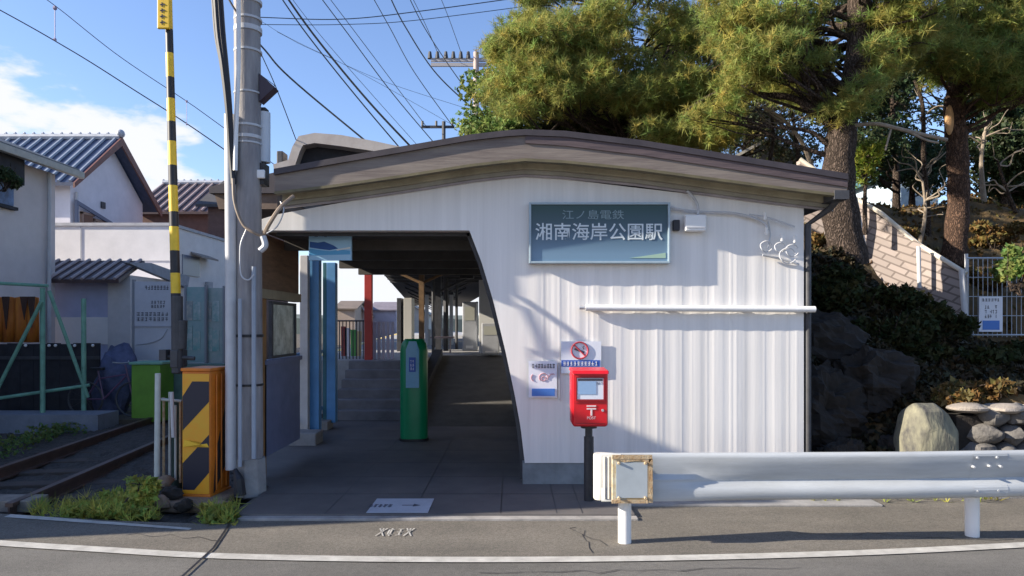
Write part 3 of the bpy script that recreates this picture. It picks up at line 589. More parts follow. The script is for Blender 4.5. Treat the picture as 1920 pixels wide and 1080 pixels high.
# posters
def poster(name, label, px0, px1, py0, py1, parts, Y=6.985):
    t = thing(name, label, 'poster' if 'poster' in name else 'sign', P((px0+px1)/2, py1, Y)); a, b = P(px0, py1, Y), P(px1, py0, Y)
    mb = MB(); mb.box((a.x, Y-.012, a.z), (b.x, Y-.004, b.z)); mb.build('sheet', signW, t)
    return t, a, b
t, a, b = poster('poster', 'white poster with black heading and blue block left of the red post box', 991, 1044, 677, 745, None)
mb = MB(); strokes(mb, P(997,0,7).x, P(0,691,7).z, P(1041,0,7).x, P(0,680,7).z, 6.97, 8, th=.003, dens=.95); mb.build('heading', inkM, t)
mb = MB(); mb.box((P(997,0,7).x, 6.968, P(0,742,7).z), (P(1040,0,7).x, 6.972, P(0,728,7).z)); mb.build('blue_block', mat('poster_blue', (.06, .19, .55), .5), t, bevel=.0015)
mb = MB()
for cx, cy, r, u0, u1 in ((1019, 708, 8, -.5, 3.8), (1003, 708, 7, 2.2, 4.3), (1036, 708, 7, 1.0, 3.0), (1019, 710, 4, 0, 6)):
    c = P(cx, cy, 6.97); mb.tube([c+Vector((r/186*math.cos(u), 0, r/186*math.sin(u))) for u in np.linspace(u0, u1, 14)], .005, 5)
mb.build('line_drawing', mat('faded_pink_ink', (.55, .30, .32), .6), t)
mb = MB(); mb.box((P(1047,0,7).x, 6.972, P(0,750,7).z), (P(1049,0,7).x, 6.99, P(0,680,7).z)); mb.build('edge_strip', greyM, t)
t, a, b = poster('no_smoking_sign', 'white no smoking sign with a red crossed circle above the post box', 1052, 1127, 640, 700, None)
mb = MB(); c = P(1087, 657, 6.968); pts = [c+Vector((.083*math.cos(u), 0, .083*math.sin(u))) for u in np.linspace(0, 2*math.pi, 33)]
mb.tube(pts, .009, 6, cap=False); mb.tube([c+Vector((-.058, 0, .058)), c+Vector((.058, 0, -.058))], .009, 6); mb.build('prohibition_ring', mat('dull_red', (.45, .05, .07), .5), t)
mb = MB(); q = Matrix.Translation(c) @ Matrix.Rotation(.35, 4, 'Y'); mb.box((-.055, -.002, -.012), (.03, .004, .006), M=q); mb.box((.033, -.002, -.012), (.05, .004, .006), M=q); mb.tube([c+Vector((.04, 0, .01)), c+Vector((.03, 0, .03)), c+Vector((.045, 0, .045))], .005, 5); mb.build('cigarette_symbol', inkM, t)
mb = MB(); mb.box((P(1052,0,7).x, 6.970, P(0,687,7).z), (P(1124,0,7).x, 6.9725, P(0,675,7).z)); mb.build('blue_band', signB, t)
mb = MB(); strokes(mb, P(1055,0,7).x, P(0,686,7).z, P(1121,0,7).x, P(0,676,7).z, 6.9695, 10, dens=.95); mb.build('lettering', white, t)
# graffiti like faint rusty streak on the right edge
# ---------------------------------------------------------------- post box
MY = 6.36
t = thing('post_box', 'small red post box on a black pole in front of the white wall', 'post box', P(1101, 945, MY))
cx = P(1104, 0, MY).x; a, b = P(1073, 800, MY-.14), P(1140, 697, MY-.14)
mb = MB()
def rrect(x0, x1, z0, z1, y, r=.03, k=5):
    o = []
    for (cx_, cz_, s) in ((x1-r, z1-r, 0), (x0+r, z1-r, 1), (x0+r, z0+r, 2), (x1-r, z0+r, 3)):
        o += [Vector((cx_+r*math.cos(math.pi/2*(s+u/k)), y, cz_+r*math.sin(math.pi/2*(s+u/k)))) for u in range(k+1)]
    return o
loft(mb, [rrect(a.x+.012, b.x-.012, a.z+.012, b.z-.012, MY-.15, .02), rrect(a.x, b.x, a.z, b.z, MY-.135, .03), rrect(a.x, b.x, a.z, b.z, MY+.12, .03), rrect(a.x+.02, b.x-.02, a.z+.02, b.z-.02, MY+.14, .02)])
mb2 = mb; mb.build('box_body', redM, t, smooth=True)
mb = MB(); mb.ext([(a.x-.005, MY-.16, b.z+.012), (a.x-.005, MY+.14, b.z+.025), (a.x-.005, MY+.14, b.z-.005), (a.x-.005, MY-.18, b.z-.02)], (b.x-a.x+.01, 0, 0)); mb.build('lid', redM, t, bevel=.008)
mb = MB(); w = b.x-a.x; z1 = b.z-.055; z0 = lerp(a.z, b.z, .50)
for bx in (((a.x+.03, z0-.015), (b.x-.03, z0)), ((a.x+.03, z1), (b.x-.03, z1+.012)), ((a.x+.03, z0), (a.x+.042, z1)), ((b.x-.042, z0), (b.x-.03, z1))): mb.box((bx[0][0], MY-.16, bx[0][1]), (bx[1][0], MY-.148, bx[1][1]))
mb.build('label_frame', mat('deep_red', (.30, .01, .015), .4), t)
lp = MB(); lp.box((a.x+.043, MY-.155, z0+.001), (b.x-.043, MY-.149, z1-.001)); lp = lp.build('label_plate', signW, t)
mb = MB(); mb.box((a.x+.05, MY-.1585, z0+.045), (b.x-.11, MY-.1555, z1-.03)); mb.build('label_picture', mat('label_blue', (.28, .42, .62), .5), lp)
mb = MB(); mb.box((a.x+.05, MY-.158, z1-.026), (b.x-.05, MY-.1555, z1-.006)); strokes(mb, b.x-.105, z1-.06, b.x-.05, z1-.032, MY-.1555, 4); mb.build('label_text', inkM, lp)
mb = MB(); c = Vector(((a.x+b.x)/2+.01, MY-.152, lerp(a.z, b.z, .285)))
mb.box((c.x-.042, MY-.1545, c.z+.04), (c.x+.042, MY-.1485, c.z+.052)); mb.box((c.x-.042, MY-.1545, c.z+.015), (c.x+.042, MY-.1485, c.z+.027)); mb.box((c.x-.008, MY-.154, c.z-.04), (c.x+.008, MY-.1485, c.z+.015))
mb.build('postal_mark', mat('mark_pink_white', (.75, .60, .60), .5), t)
text('POST', .034, (c.x, MY-.1505, c.z-.062), mat('mark_pink_white', (.75, .60, .60), .5), t, ext=.001)
mb = MB(); mb.box((a.x+.03, MY-.156, a.z+.03), (b.x-.03, MY-.1505, a.z+.034)); mb.box((a.x+.028, MY-.155, z0-.034), (b.x-.028, MY-.1505, z0-.03)); mb.build('door_seam', mat('deep_red', (.30, .01, .015), .4), t)
mb = MB(); mb.tube([(b.x-.05, MY-.158, lerp(a.z, b.z, .3)), (b.x-.05, MY-.15, lerp(a.z, b.z, .3))], .012, 10); mb.build('lock', steelM, t)
mb = MB(); mb.cyl((cx, MY, 0), .034, a.z+.01, 16); mb.cyl((cx, MY, 0), .045, .62, 16); mb.cyl((cx, MY, 0), .09, .02, 16); mb.cyl((cx, MY, a.z-.03), .075, .032, 16); mb.build('pole', ironM, t, smooth=True)
# ---------------------------------------------------------------- guardrail
t = thing('guardrail', 'white steel guardrail with a rusty end plate along the right side of the road', 'guardrail', (GX(1172, 1020)))
def gy(x): return 5.21+(x-.85)*.028 + max(0, x-3)*.05
prof = [(.665, .0), (.68, -.015), (.672, -.055), (.64, -.075), (.615, -.078), (.585, -.05), (.56, -.012), (.54, -.002), (.48, -.002), (.46, -.012), (.435, -.05), (.405, -.078), (.38, -.075), (.35, -.055), (.335, -.02), (.34, 0.0)]
# the beam of the photo: one deep upper face, a crease, then a lower bulge
prof = [(.662, .03), (.679, .012), (.684, -.01), (.681, -.042), (.672, -.054), (.655, -.058), (.60, -.046), (.53, -.026), (.495, -.012), (.480, -.004), (.472, -.006), (.452, -.030), (.436, -.050), (.420, -.061), (.400, -.065), (.375, -.062), (.350, -.050), (.340, -.03), (.342, -.005)]
mb = MB(); xs_ = [.66+i*.12 for i in range(70)]; n = len(prof); vs = []
for x in xs_:
    f = min(1, max(.12, (x-.98)/.9)); f = f*f*(3-2*f)
    for (z, d) in prof: vs.append((x, gy(x)-.03+d*(.35+.65*f) if z > .5 else gy(x)-.03+lerp(-.05, d, f), z+.0*x))
for j in (0,):
    mb.add(vs, [(i*n+k, i*n+k+1, (i+1)*n+k+1, (i+1)*n+k) for i in range(len(xs_)-1) for k in range(n-1)])
o = mb.build('beam', grdM, t, smooth=True); sm = o.modifiers.new('sol', 'SOLIDIFY'); sm.thickness = .004; sm.offset = 1
# sleeve joint at the second post
mb = MB(); vs = []
xj = [P(1802, 0, 5.36).x, P(1868, 0, 5.36).x]
for x in xj:
    for (z, d) in prof: vs.append((x, gy(x)-.036+d, z))
mb.add(vs, [(k, k+1, n+k+1, n+k) for k in range(n-1)]); o = mb.build('joint_sleeve', grdM, t)
mb = MB()
for (px, z) in ((1812, .645), (1850, .645), (1858, .575), (1806, .575), (1836, .58), (1812, .395), (1852, .395)):
    x = P(px, 0, 5.34).x; mb.tube([(x, gy(x)-.105, z), (x, gy(x)-.07, z)], [.008, .012], 8)
mb.build('bolt', steelM, t)
# rounded end cap
ex = P(1112, 0, 5.2).x
mb = MB(); arc = []
for z, sc in ((.345, .93), (.355, 1), (.67, 1), (.683, .93)):
    ring = [Vector((ex+.055+(.055*sc)*math.cos(u), gy(.7)-.025+(.06*sc)*math.sin(u), z)) for u in np.linspace(math.pi*.5, math.pi*1.5, 12)]+[Vector((ex+.20, gy(.8)-.025-.058*sc, z)), Vector((ex+.20, gy(.8)-.02, z))]
    arc.append(ring)
loft(mb, arc); mb.build('end_cap', mat('end_cap_cream', (.66, .63, .56), .5, .1, 8), t, smooth=True)
mb = MB()
for k in range(2): mb.tube([(ex+.075+.03*k, gy(.7)-.088, .36), (ex+.075+.03*k, gy(.7)-.088, .67)], .008, 8)
mb.build('cap_ridge', mat('end_cap_cream', (.66, .63, .56), .5, .1, 8), t, smooth=True)
pa, pb = P(1147, 936, 5.1), P(1222, 853, 5.1)
mb = MB(); mb.box((pa.x, 5.09, .335), (pb.x, 5.115, .683)); pl = mb.build('end_plate', rwhM, t, bevel=.006)
mb = MB(); mb.box((pa.x+.03, 5.083, .375), (pb.x-.035, 5.089, .635)); mb.build('plate_recess', mat('plate_grey', (.40, .44, .46), .5, .1, 5), pl)
mb = MB()
mb.box((pa.x+.0, 5.078, .66), (pb.x, 5.0885, .69)); mb.ext([(pa.x+.04, 5.08, .66), (pa.x+.09, 5.08, .635), (pb.x-.08, 5.08, .652), (pb.x-.03, 5.08, .625), (pb.x-.002, 5.08, .66)], (0, .008, 0)); mb.box((pb.x-.025, 5.08, .34), (pb.x+.004, 5.088, .66)); mb.box((pa.x-.002, 5.08, .335), (pb.x-.03, 5.088, .36)); mb.build('rusty_edge', rustM, pl)
mb = MB()
for (x, z) in ((pa.x+.05, .63), (pb.x-.05, .63), (pa.x+.05, .375), (pb.x-.05, .375)): mb.tube([(x, 5.066, z), (x, 5.085, z)], [.009, .012], 8)
mb.build('bolt', rustM, pl)
for k, px in enumerate((1172, 1826)):
    y = 5.21 if k == 0 else 5.37; x = P(px, 0, y).x
    mb = MB(); 
    if k == 0: mb.cyl((x, y+.02, -.01), .05, .60, 16)
    else: mb.tube([(x, y+.02, -.01), (x, y+.02, .60)], [.05, .052], 4 if False else 16)
    mb.build('post', white, t, smooth=True)
for x in (6.8,):
    mb = MB(); mb.cyl((x, gy(x)+.03, -.01), .05, .6, 16); mb.build('post', white, t, smooth=True)
# ---------------------------------------------------------------- utility pole at the entrance
t = thing('utility_pole', 'tall concrete utility pole with steel bands at the left of the station entrance', 'utility pole', P(468, 925, 6.72))
PY = 6.72
mb = MB(); mb.tube([Vector((P(468, 0, PY).x, PY, 0)), P(466, 500, PY), P(463, -60, PY), P(462, -500, PY)], [.128, .124, .122, .118], 24); mb.build('pole_shaft', polM, t, smooth=True)
mb = MB(); mb.tube([P(470, 928, PY), P(470, 858, PY)], [.155, .145], 8); mb.build('pole_footing', concM, t, bevel=.01)
for (py, h) in ((8, 6), (40, 4), (62, 9), (100, 4), (178, 3), (240, 4), (262, 6), (272, 3), (632, 5), (723, 4)):
    mb = MB(); c = P(465 if py < 500 else 467, py, PY); mb.tube([c, c+Vector((0, 0, h/190))], .131 if py < 500 else .134, 20); mb.build('band', pipM if py < 500 else blackM, t, smooth=True)
mb = MB(); mb.tube([P(433, 880, 6.62), P(433, 500, 6.62), P(431, 215, 6.62)], .052, 14); mb.build('steel_conduit', pipM, t, smooth=True)
mb = MB(); mb.tube(spline([P(447, -60, 6.56), P(447, 120, 6.56), P(443, 230, 6.56), P(441, 320, 6.55)]), .022, 8); mb.build('thin_conduit', white, t, smooth=True)
mb = MB(); mb.tube([P(450, 560, 6.55), P(450, 875, 6.55)], .018, 8); mb.build('thin_conduit', mat('bluish_conduit', (.30, .34, .40), .5, .1, 5), t, smooth=True)
mb = MB(); mb.tube([P(476, 500, 6.58), P(476, 860, 6.58)], .022, 8); mb.build('thin_conduit', mat('bluish_conduit', (.30, .34, .40), .5, .1, 5), t, smooth=True)
mb = MB()
for i, (dx, r) in enumerate(((0, .026), (6, .022), (-5, .016), (11, .014))):
    mb.tube(spline([P(402+dx, -40, 6.5), P(409+dx, 60, 6.5), P(418+dx*.7, 120, 6.5), P(427+dx*.5, 200, 6.52), P(433+dx*.3, 290, 6.56), P(438, 345, 6.56)]), r, 7)
mb.build('black_cable_bundle', rubM, t, smooth=True)
mb = MB(); mb.tube([P(488, 198, 6.72), P(515, 160, 6.72), P(488, 140, 6.72)], .004, 4); mb.ext([P(486, 190, 6.68), P(515, 163, 6.68), P(486, 137, 6.68)], (0, .12, 0)); mb.build('horn_bracket', mat('dark_horn', (.04, .025, .04), .5), t)
mb = MB(); mb.cyl(P(494, 305, 6.8), .066, .49, 18); mb.build('white_equipment_case', mat('case_pale', (.55, .58, .62), .5, .08, 4), t, smooth=True)
mb = MB(); mb.box(tuple(P(484, 216, 6.75)), tuple(P(504, 207, 6.85))); mb.build('case_bracket', blackM, t); mb = MB(); mb.box(tuple(P(480, 345, 6.7)), tuple(P(505, 312, 6.86))); mb.build('case_bracket', blackM, t)
mb = MB(); mb.box(tuple(P(480, 334, 6.66)), tuple(P(498, 319, 6.69))); mb.build('lamp_cover', white, t, bevel=.01)
mb = MB(); mb.tube(spline([P(437, 335, 6.52), P(440, 380, 6.5), P(455, 420, 6.5), P(478, 437, 6.5), P(493, 443, 6.55)]), .015, 7); mb.tube(spline([P(493, 443, 6.55), P(505, 420, 6.5), P(525, 390, 6.5), P(550, 368, 6.62)]), .02, 7); mb.build('slack_cable', mat('tan_cable', (.25, .19, .14), .6, .2, 6), t, smooth=True)
mb = MB(); mb.tube(spline([P(462, 430, 6.53), P(452, 455, 6.52), P(450, 480, 6.52), P(452, 515, 6.53), P(465, 525, 6.52), P(476, 515, 6.53)]), .007, 6); mb.tube(spline([P(493, 443, 6.5), P(497, 460, 6.5), P(488, 470, 6.5)]), .03, 7); mb.tube(spline([P(500, 438, 6.5), P(520, 424, 6.5), P(532, 395, 6.5), P(526, 378, 6.55)]), .006, 6); mb.build('cable_drop', pipM, t, smooth=True)
mb = MB(); mb.tube([P(450, 928, 6.5), P(448, 900, 6.5), P(441, 880, 6.55)], [.06, .05, .02], 8); mb.build('rubber_boot', blackM, t, smooth=True)
simple('thin_white_post', [((P(500, 0, 7.0).x, 6.7, .02), (P(507, 0, 7.0).x, 6.73, 2.0))], mat('dull_white_post', (.50, .46, .44), .6, .15, 5), 'thin off-white post just right of the utility pole', 'post')
# ---------------------------------------------------------------- level crossing gear
t = thing('crossing_barrier', 'yellow and black striped crossing barrier arm raised upright at the track', 'barrier', P(334, 780, 6.75))
BY = 6.75
cuts = [(-160, 'y'), (-100, 'b'), (-50, 'y'), (55, 'b'), (100, 'y'), (145, 'b'), (185, 'y'), (228, 'b'), (265, 'y'), (310, 'b'), (348, 'y'), (397, 'b'), (425, 'y'), (470, 'b'), (512, 'y'), (550, 'b'), (600, 'e')]
mb = MB(); lx = lambda py: 317+(py-55)/545*14
for i in range(len(cuts)-1):
    y0, y1 = cuts[i][0], cuts[i+1][0]
    mb.tube([P(lx(y1), y1, BY), P(lx(y0), y0, BY)], [.034+.012*max(0, y1)/600, .034+.012*max(0, y0)/600], 12, 0 if cuts[i][1] == 'y' else 1)
mb.build('arm', [yelM, blackM], t, smooth=True)
mb = MB(); a, b = P(296, 55, BY-.05), P(320, -80, BY-.05); mb.box((a.x, BY-.07, a.z), (b.x, BY-.04, b.z)); pl = mb.build('warning_plate', mat('amber_plate', (.72, .46, .02), .5, .08, 6), t, bevel=.01)
mb = MB(); random.seed(5)
for i in range(4):
    z = P(0, 12+i*11, BY).z; x = P(302, 0, BY-.05).x; mb.box((x, BY-.074, z-.02), (x+.05, BY-.0705, z-.01)); mb.box((x+.015, BY-.074, z-.035), (x+.025, BY-.0705, z+.005))
mb.build('lettering', inkM, pl)
mb = MB(); mb.tube([P(333, 700, BY), P(332, 555, BY)], .055, 12); mb.box(tuple(P(318, 690, BY-.06)), tuple(P(352, 655, BY+.15))); mb.tube([P(340, 655, BY), P(342, 600, BY)], .05, 10); mb.build('drive_unit', darkM, t, bevel=.01)
mb = MB(); mb.cyl((P(332, 0, BY+.05).x, BY+.05, -.05), .05, .95, 12); mb.build('support_post', mat('dark_green_post', (.02, .05, .04), .6, .3, 6), t, smooth=True)
mb = MB(); mb.tube([P(300, 668, BY), P(365, 672, BY)], .02, 8); mb.box(tuple(P(298, 676, BY-.05)), tuple(P(320, 655, BY+.05))); mb.build('crank', darkM, t)
t = thing('crossing_machine', 'orange box with black diagonal warning stripes beside the utility pole', 'crossing box', P(382, 938, 6.5))
GY = 6.5; xa, xb = P(341, 0, GY).x, P(397, 0, GY).x; H = 1.18; z0 = .03
mb = MB(); M = Matrix.Translation((xa, GY, z0)) @ Matrix.Rotation(math.radians(-6), 4, 'Z'); wd = xb-xa
mb.box((0, 0, 0), (wd, .36, H), 0, M)
mb.build('cabinet', orD, t, bevel=.012)
def fp(u, v, d=-.003): return M @ Vector((u*wd, d, v*H))
mb = MB(); mb.ext([fp(.03, .03), fp(.97, .03), fp(.97, .98), fp(.03, .98)], (0, -.002, 0)); mb.build('front_panel', orM, t)
mb = MB()
for pl in ([(.04, .74), (.04, .58), (.97, .78), (.97, .93), (.35, .93)], [(.04, .60), (.04, .44), (.97, .70), (.97, .90), (.30, .90), (.04, .78)][:0] or None, [(.04, .12), (.04, .34), (.97, .52), (.97, .22), (.5, .10), (.04, .06)]):
    if pl: mb.ext([fp(u, v, -.0052) for u, v in pl], (0, -.002, 0))
mb = MB()
for pl in ([(.04, .53), (.97, .76), (.97, .92), (.38, .92), (.04, .80)], [(.04, .06), (.45, .06), (.97, .20), (.97, .50), (.04, .27)]):
    mb.ext([fp(u, v, -.0052) for u, v in pl], (0, -.002, 0))
mb.build('warning_stripe', mat('stripe_navy_black', (.015, .015, .03), .5), t)
mb = MB()
def sp_(u, v): return M @ Vector((wd+.003, u*.36, v*H))
mb.ext([sp_(.15, .02), sp_(.85, .25), sp_(.97, .75), sp_(.9, .85), sp_(.55, .55), sp_(.25, .35)], (.002, 0, 0)); mb.build('side_stripe', blackM, t)
mb = MB(); mb.box((-.01, -.015, .0), (wd+.01, .37, .03), 0, M); mb.build('rim', orD, t, bevel=.006); mb = MB(); mb.box((-.008, -.012, H), (wd+.008, .37, H+.03), 0, M); mb.build('rim', orD, t, bevel=.006)
for k in range(3):
    mb = MB(); mb.tube([sp_(.25+.25*k, .05)+Vector((.008, 0, 0)), sp_(.25+.25*k, .97)+Vector((.008, 0, 0))], .008, 6); mb.build('side_rib', orD, t)
mb = MB()
mb.ext([fp(.06, .40, -.006), fp(.9, .33+.10, -.006), fp(.97, .40, -.006), fp(.1, .46, -.006)], (0, -.003, 0)); mb.build('amber_flash', mat('amber_flash', (.85, .50, .03), .4), t)
# railing
t = thing('crossing_railing', 'short grey railing with thin bars left of the orange striped box', 'railing', P(312, 915, 6.62))
mb = MB(); mb.tube([P(294, 920, 6.6), P(296, 700, 6.6)], .026, 10); mb.build('railing_post', mat('rail_pale', (.48, .50, .46), .6, .15, 5), t, smooth=True)
for (px, ya, yb, c) in ((307, 900, 745, 0), (318, 905, 735, 1), (329, 900, 760, 1), (338, 905, 750, 0)):
    mb = MB(); mb.tube([P(px, ya, 6.68), P(px, yb, 6.68)], .012, 8); mb.build('railing_bar', rustM if c == 0 else mat('rail_pale', (.48, .50, .46), .6, .15, 5), t, smooth=True)
mb = MB(); mb.tube([P(294, 748, 6.62), P(340, 752, 6.68)], .014, 8); mb.build('railing_rail', mat('rail_pale', (.48, .50, .46), .6, .15, 5), t)
mb = MB(); mb.tube([P(325, 820, 6.6), P(322, 735, 6.6)], .018, 8); mb.build('grey_pipe', pipM, t)
from mathutils import noise as mn
def crag(c, r, seed, sc, seg=52, rings=34):
    mb = MB(); mb.ball((0, 0, 0), 1, seg, rings); o = Vector((seed*3.7, seed*1.3, seed*.7)); out = []
    for v in mb.v:
        v = Vector(v); d1, _ = mn.voronoi(v*1.7+o); d2, _ = mn.voronoi(v*4.2+o)
        k = .72+.55*d1[0]-.25*(d1[1]-d1[0])+.16*(d2[1]-d2[0])+.05*mn.noise(v*9+o)
        out.append((c[0]+v.x*k*r*sc[0], c[1]+v.y*k*r*sc[1], c[2]+v.z*k*r*sc[2]))
    mb.v = out; return mb
def rock(c, r, seed, sc=(1, 1, .7), amp=.25, seg=14, rings=9):
    g = np.random.default_rng(seed); ph = g.uniform(0, 6, (6, 3)); fr = g.uniform(1.2, 4.5, (6, 3)); mb = MB(); mb.ball((0, 0, 0), 1, seg, rings)
    v = np.array(mb.v); d = 1+amp*sum(np.sin(v[:, 0]*fr[i, 0]+ph[i, 0])*np.sin(v[:, 1]*fr[i, 1]+ph[i, 1])*np.cos(v[:, 2]*fr[i, 2]+ph[i, 2]) for i in range(6))/1.6
    d = d+.07*amp*4*np.sin(v[:, 0]*9+ph[0, 0])*np.sin(v[:, 1]*8+ph[1, 1])*np.sin(v[:, 2]*10+ph[2, 2])+g.normal(0, .02*amp*3, len(v))*(np.abs(v[:, 2]) < .97)*(v[:,1]<v[:,1].max()*2)
    v = v*d[:, None]*np.array(sc)*r+np.array(c); mb.v = [tuple(x) for x in v]; return mb
plinth = mat('plinth_rubble', (.30, .20, .14), .9, col2=(.16, .12, .08), scale=9, bump=.6, bscale=25)
mb = MB(); M2 = Matrix.Translation((-3.3, 6.28, -.06)) @ Matrix.Rotation(-.08, 4, 'Z'); mb.box((0, 0, 0), (.62, .62, .10), M=M2); mb.build('plinth', plinth, label='low cracked concrete plinth under the orange striped box', cat='plinth', bevel=.03)
for i, (px, py, Y, r) in enumerate(((303, 905, 6.55, .10), (322, 925, 6.4, .09), (300, 945, 6.3, .11), (345, 948, 6.2, .08), (418, 955, 6.2, .10), (395, 965, 6.1, .07))):
    rock(tuple(P(px, py, Y)), r, i).build('stone', [plinth, rockM][i % 2], label=['brown broken stone against the railing foot', 'dark broken stone in front of the railing bars', 'dark rounded stone at the left end of the rubble', 'small tan stone in front of the striped box', 'grey brown stone beside the utility pole footing', 'small stone at the road edge below the orange box'][i], cat='stone', smooth=True)
# ---------------------------------------------------------------- foliage tools
def foliage(name, C, size, k, width, m, parent=None, upb=.2, droop=0, quad=False, tintv=.38, **kw):
    C = np.asarray(C, float); n = len(C); g = np.random.default_rng(len(C)+k)
    d = g.normal(0, 1, (n, k, 3)); d[..., 2] += upb; d /= np.linalg.norm(d, axis=2, keepdims=True)
    L_ = size*g.uniform(.55, 1.1, (n, k, 1)); s = np.cross(d, g.normal(0, 1, (n, k, 3))); s /= np.linalg.norm(s, axis=2, keepdims=True)+1e-9
    c = C[:, None, :]+(d*L_*(.12 if not quad else .6)); w = width*g.uniform(.7, 1.3, (n, k, 1))
    if quad:
        u = np.cross(s, g.normal(0, 1, (n, k, 3))); u /= np.linalg.norm(u, axis=2, keepdims=True)+1e-9
        V = np.stack([c-u*w*1.5, c+s*w*.8, c+u*w*1.5, c-s*w*.8], 2)
    else: V = np.stack([c-s*w, c+s*w, c+d*L_], 2)
    q = V.shape[2]; V = V.reshape(-1, 3); me = bpy.data.meshes.new(name); nf = n*k
    off = np.array(wloc(parent)) if parent else np.array([V[:, 0].mean(), V[:, 1].mean(), V[:, 2].min()])
    me.vertices.add(len(V)); me.vertices.foreach_set('co', (V-off).astype(np.float32).ravel())
    me.loops.add(nf*q); me.loops.foreach_set('vertex_index', np.arange(nf*q, dtype=np.int32))
    me.polygons.add(nf); me.polygons.foreach_set('loop_start', np.arange(0, nf*q, q, dtype=np.int32)); me.polygons.foreach_set('loop_total', np.full(nf, q, np.int32))
    me.update(calc_edges=True)
    at = me.attributes.new('tint', 'FLOAT_COLOR', 'POINT')
    b = g.uniform(1-tintv, 1+tintv, (n, 1, 1, 1))*g.uniform(.85, 1.15, (n, k, 1, 1)); yel = g.uniform(.75, 1.35, (n, 1, 1, 1))
    col = np.concatenate([b*yel, b, b*.9, np.ones_like(b)], 3)*np.ones((n, k, q, 1)); at.data.foreach_set('color', col.astype(np.float32).ravel())
    me.materials.append(m); o = bpy.data.objects.new(name, me); COL.objects.link(o)
    if parent: o.parent = parent
    else: o.location = Vector(off)
    return props(o, **kw)
def inellip(c, r, n, g, shell=.5):
    d = g.normal(0, 1, (n, 3)); d /= np.linalg.norm(d, axis=1, keepdims=True); rad = g.uniform(shell, 1, (n, 1))**.7
    return np.asarray(c)+d*rad*np.asarray(r)
def pads_from(rects, Yr, n, g, holes=(), size=(.35, .75)):
    out = []
    while len(out) < n:
        r = rects[g.integers(len(rects))]; px, py = g.uniform(r[0], r[2]), g.uniform(r[1], r[3])
        if any(((px-h[0])/h[2])**2+((py-h[1])/h[3])**2 < 1 for h in holes): continue
        Y = g.uniform(*Yr); s = g.uniform(*size); out.append((np.array(P(px, py, Y)), np.array([s, s, s*.42])))
    return out
def wobble(a, b, k, amp, g):
    a, b = Vector(a), Vector(b); pts = [lerp(a, b, i/k)+Vector(g.normal(0, amp, 3))*(0 if i in (0, k) else 1) for i in range(k+1)]; return spline(pts, 4)
def tree(name, label, cat, trunk, radii, pads, m, bark, per=60, size=.15, k=14, width=.011, quad=False, group=None, seed=1, limbs=True, upb=.25, crownname='crown'):
    g = np.random.default_rng(seed); pts = spline(trunk, 6); n = len(pts)
    rr_ = list(np.interp(np.linspace(0, 1, n), np.linspace(0, 1, len(radii)), radii))
    t = thing(name, label, cat, tuple(trunk[0]), group)
    mb = MB(); rj = [r*(1+.06*math.sin(i*1.9)) for i, r in enumerate(rr_)]; mb.tube(pts, rj, 14); mb.build('trunk', bark, t, smooth=True)
    if limbs:
        mb = MB()
        for (c, r) in pads:
            cc = Vector(c); cand = [p for p in pts if p.z < cc.z+.2] or pts; base = min(cand, key=lambda p: (p-cc).length+max(0, (cc.z-p.z))*-.3)
            L_ = (cc-base).length; w = wobble(base, cc, max(3, int(L_*1.5)), .06+.03*L_, g); mb.tube(w, list(np.linspace(min(.05, .016+.011*L_), .01, len(w))), 6)
            for q in range(4):
                e_ = Vector(inellip(c, r, 1, g)[0]); st = w[int(len(w)*g.uniform(.45, .9))]; ww = wobble(st, e_, 3, .05, g); mb.tube(ww, list(np.linspace(.014, .004, len(ww))), 4)
        mb.build('branches', bark, t, smooth=True)
    if pads:
        Cs = np.concatenate([inellip(c, r, max(4, int(per*(r[0]/.5)**2)), g, .2) for c, r in pads]); foliage(crownname, Cs, size, k, width, m, t, upb, quad=quad)
    return t
g = np.random.default_rng(11)
# ---------------------------------------------------------------- hill to the right
cp = [(3.1,7.2,.1),(3.1,8.5,1.6),(3.3,10,2.9),(4.5,10,2.75),(4.3,8.5,1.4),(4.0,7.4,.25),(5,7.5,.85),(6,7.5,.85),(8,7.5,.9),(11,7.5,1.0),(5,8.5,1.2),(6.5,8.5,1.05),(6.6,10,1.25),(8,10,1.3),(12,10,1.4),(5.5,10,2.05),(4.5,12,3.6),(6,12,3.0),(7.5,12,2.6),(9.5,12,2.5),(5,15,4.6),(7,15,4.3),(10,15,4.2),(15,15,4.3),(5,20,5.5),(8,20,5.3),(14,20,5.3),(22,20,5.5),(3,12,3.4),(3,15,4),(3,20,5),(8,30,6.2),(20,30,6.5),(0,30,5.5),(3,45,6.5),(25,45,7),(40,30,7),(40,10,2)]
cpa = np.array(cp)
def hz(X, Y):
    X = np.asarray(X, float); Y = np.asarray(Y, float)
    d2 = (X[..., None]-cpa[:, 0])**2+(Y[..., None]-cpa[:, 1])**2; w = 1/(d2+.15)**1.8
    z = (w*cpa[:, 2]).sum(-1)/w.sum(-1); s = np.clip((X-1.6-.0*Y)/1.4, 0, 1); s = s*s*(3-2*s); f = np.clip((Y-6.95)/.35, 0, 1)
    n = .10*np.sin(X*3.1+Y*1.3)*np.sin(Y*2.7-X)+.05*np.sin(X*7.3+1)*np.sin(Y*6.1)+.025*np.sin(X*17)*np.sin(Y*15+X*3)
    return (z+n)*s*f-.06
def hz1(x, y): return float(hz(np.array([x]), np.array([y]))[0])
